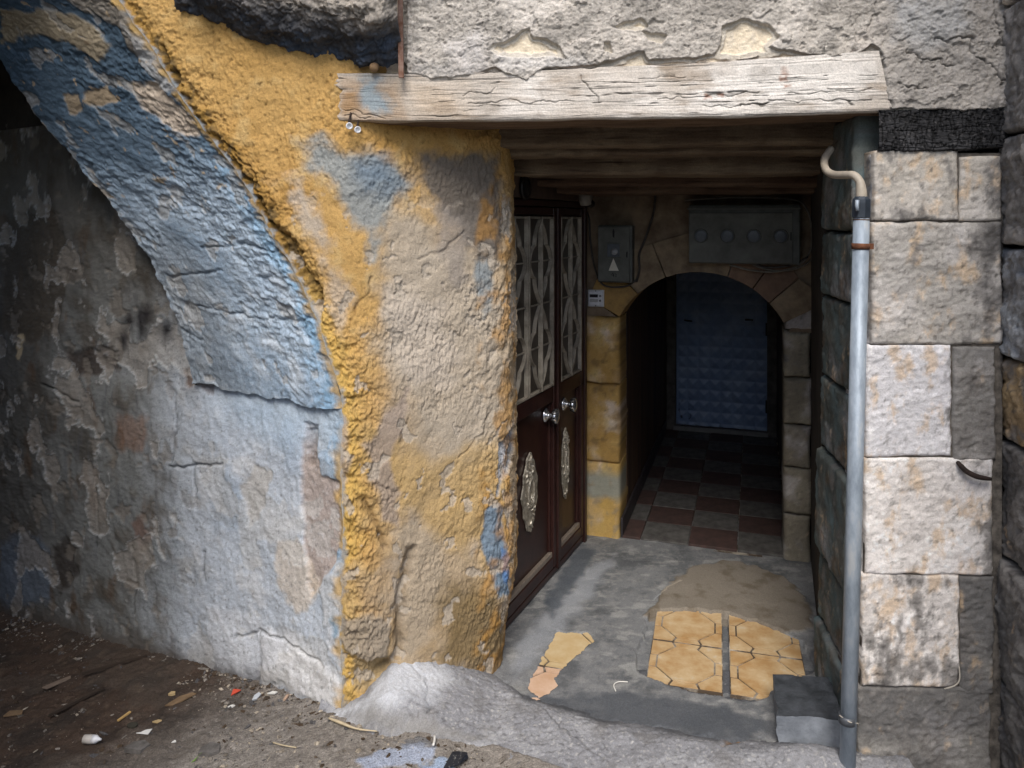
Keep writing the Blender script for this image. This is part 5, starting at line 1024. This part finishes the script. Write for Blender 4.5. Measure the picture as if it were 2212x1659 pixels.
# loose gravel and crumbs: nobody could count these
rnd = np.random.RandomState(5); ico = bmesh.new(); bmesh.ops.create_icosphere(ico, subdivisions=1, radius=1); iv = np.array([v.co[:] for v in ico.verts]); iff = np.array([[v.index for v in f.verts] for f in ico.faces]); ico.free()
NG = 7000; kk = rnd.rand(NG); q_ = rnd.rand(NG) * 2.7; r_ = np.where(kk < .35, rnd.rand(NG) ** 2 * .16, rnd.rand(NG) ** 1.4 * 1.1)
gx_ = np.where(kk < .72, -.575 + E1[0] * q_ - .53 * r_, rnd.uniform(-1.0, .5, NG)); gy_ = np.where(kk < .72, 2.607 + E1[1] * q_ - .848 * r_, rnd.uniform(2.05, 2.56, NG))
ok_ = (gy_ > 2.0) & ~((gx_ > -.58) & (gy_ > np.interp(gx_, [-.573, -.157, .131, .6], [2.56, 2.43, 2.28, 2.0]) + .01)); gx_, gy_, kk = gx_[ok_], gy_[ok_], kk[ok_]
gz_ = street_h(gx_, gy_) + street_rough(gx_, gy_); n = len(gx_); s_ = .0016 + .0085 * rnd.rand(n) ** 4.5
sh = np.stack([1 + 1.5 * rnd.rand(n) ** 4, .5 + .5 * rnd.rand(n), .2 + .5 * rnd.rand(n)], -1)
Rv = iv[None] * (1 + .35 * rnd.randn(n, len(iv), 1).clip(-1, 1)) * (s_[:, None] * sh)[:, None, :]; a_ = rnd.rand(n, 1) * 6.28
Vg = np.stack([Rv[..., 0] * np.cos(a_) - Rv[..., 1] * np.sin(a_) + gx_[:, None], Rv[..., 0] * np.sin(a_) + Rv[..., 1] * np.cos(a_) + gy_[:, None], Rv[..., 2] + (gz_ + s_ * .2)[:, None]], -1)
cg = np.stack([lin(120, 112, 102), lin(150, 142, 132), lin(92, 80, 68), lin(186, 174, 156), lin(106, 104, 104), lin(84, 70, 56)])[rnd.randint(0, 6, n)] * rnd.uniform(.6, 1.05, (n, 1))
Vs = [Vg.reshape(-1, 3)]; Fs = [(iff[None] + (np.arange(n) * len(iv))[:, None, None]).reshape(-1, 3)]; Cs = [np.repeat(cg, len(iv), 0)]
tag(link('loose_gravel', fast_mesh('loose_gravel', np.concatenate(Vs), np.concatenate(Fs), np.concatenate(Cs), False), DIRT), 'loose gravel and crumbs scattered over the street', 'gravel', kind='stuff')

# ---------------------------------------------------------------- unseen houses behind and left of the viewer, added to shape the light
oh = tag(empty('added_opposite_house', (0, -4.7, 0)), 'unseen house front across the alley, added to limit low light into the entrance', 'house')
box('added_front', (-1, -4.9, .8), (Vector((1, 0, 0)), Vector((0, 1, 0)), UP), (7, .2, 1.8), MATS['pale_masonry'], oh, 0)  # unseen blocker, its height set by how much sky reaches the entrance
lh = tag(empty('added_left_house', (-2.6, 1.2, 0)), 'unseen house side added on the left to darken the covered passage', 'house')
LD = Vector((.26, -1, 0)).normalized(); LN = Vector((1, .26, 0)).normalized()
box('added_side', Vector((-2.75, 2.82, 2.0)) + LD * 1.9 - LN * .15, (LD, LN, UP), (1.95, .15, 3.0), VM, lh, 0)  # unseen blocker, tall and dark to keep light off the passage
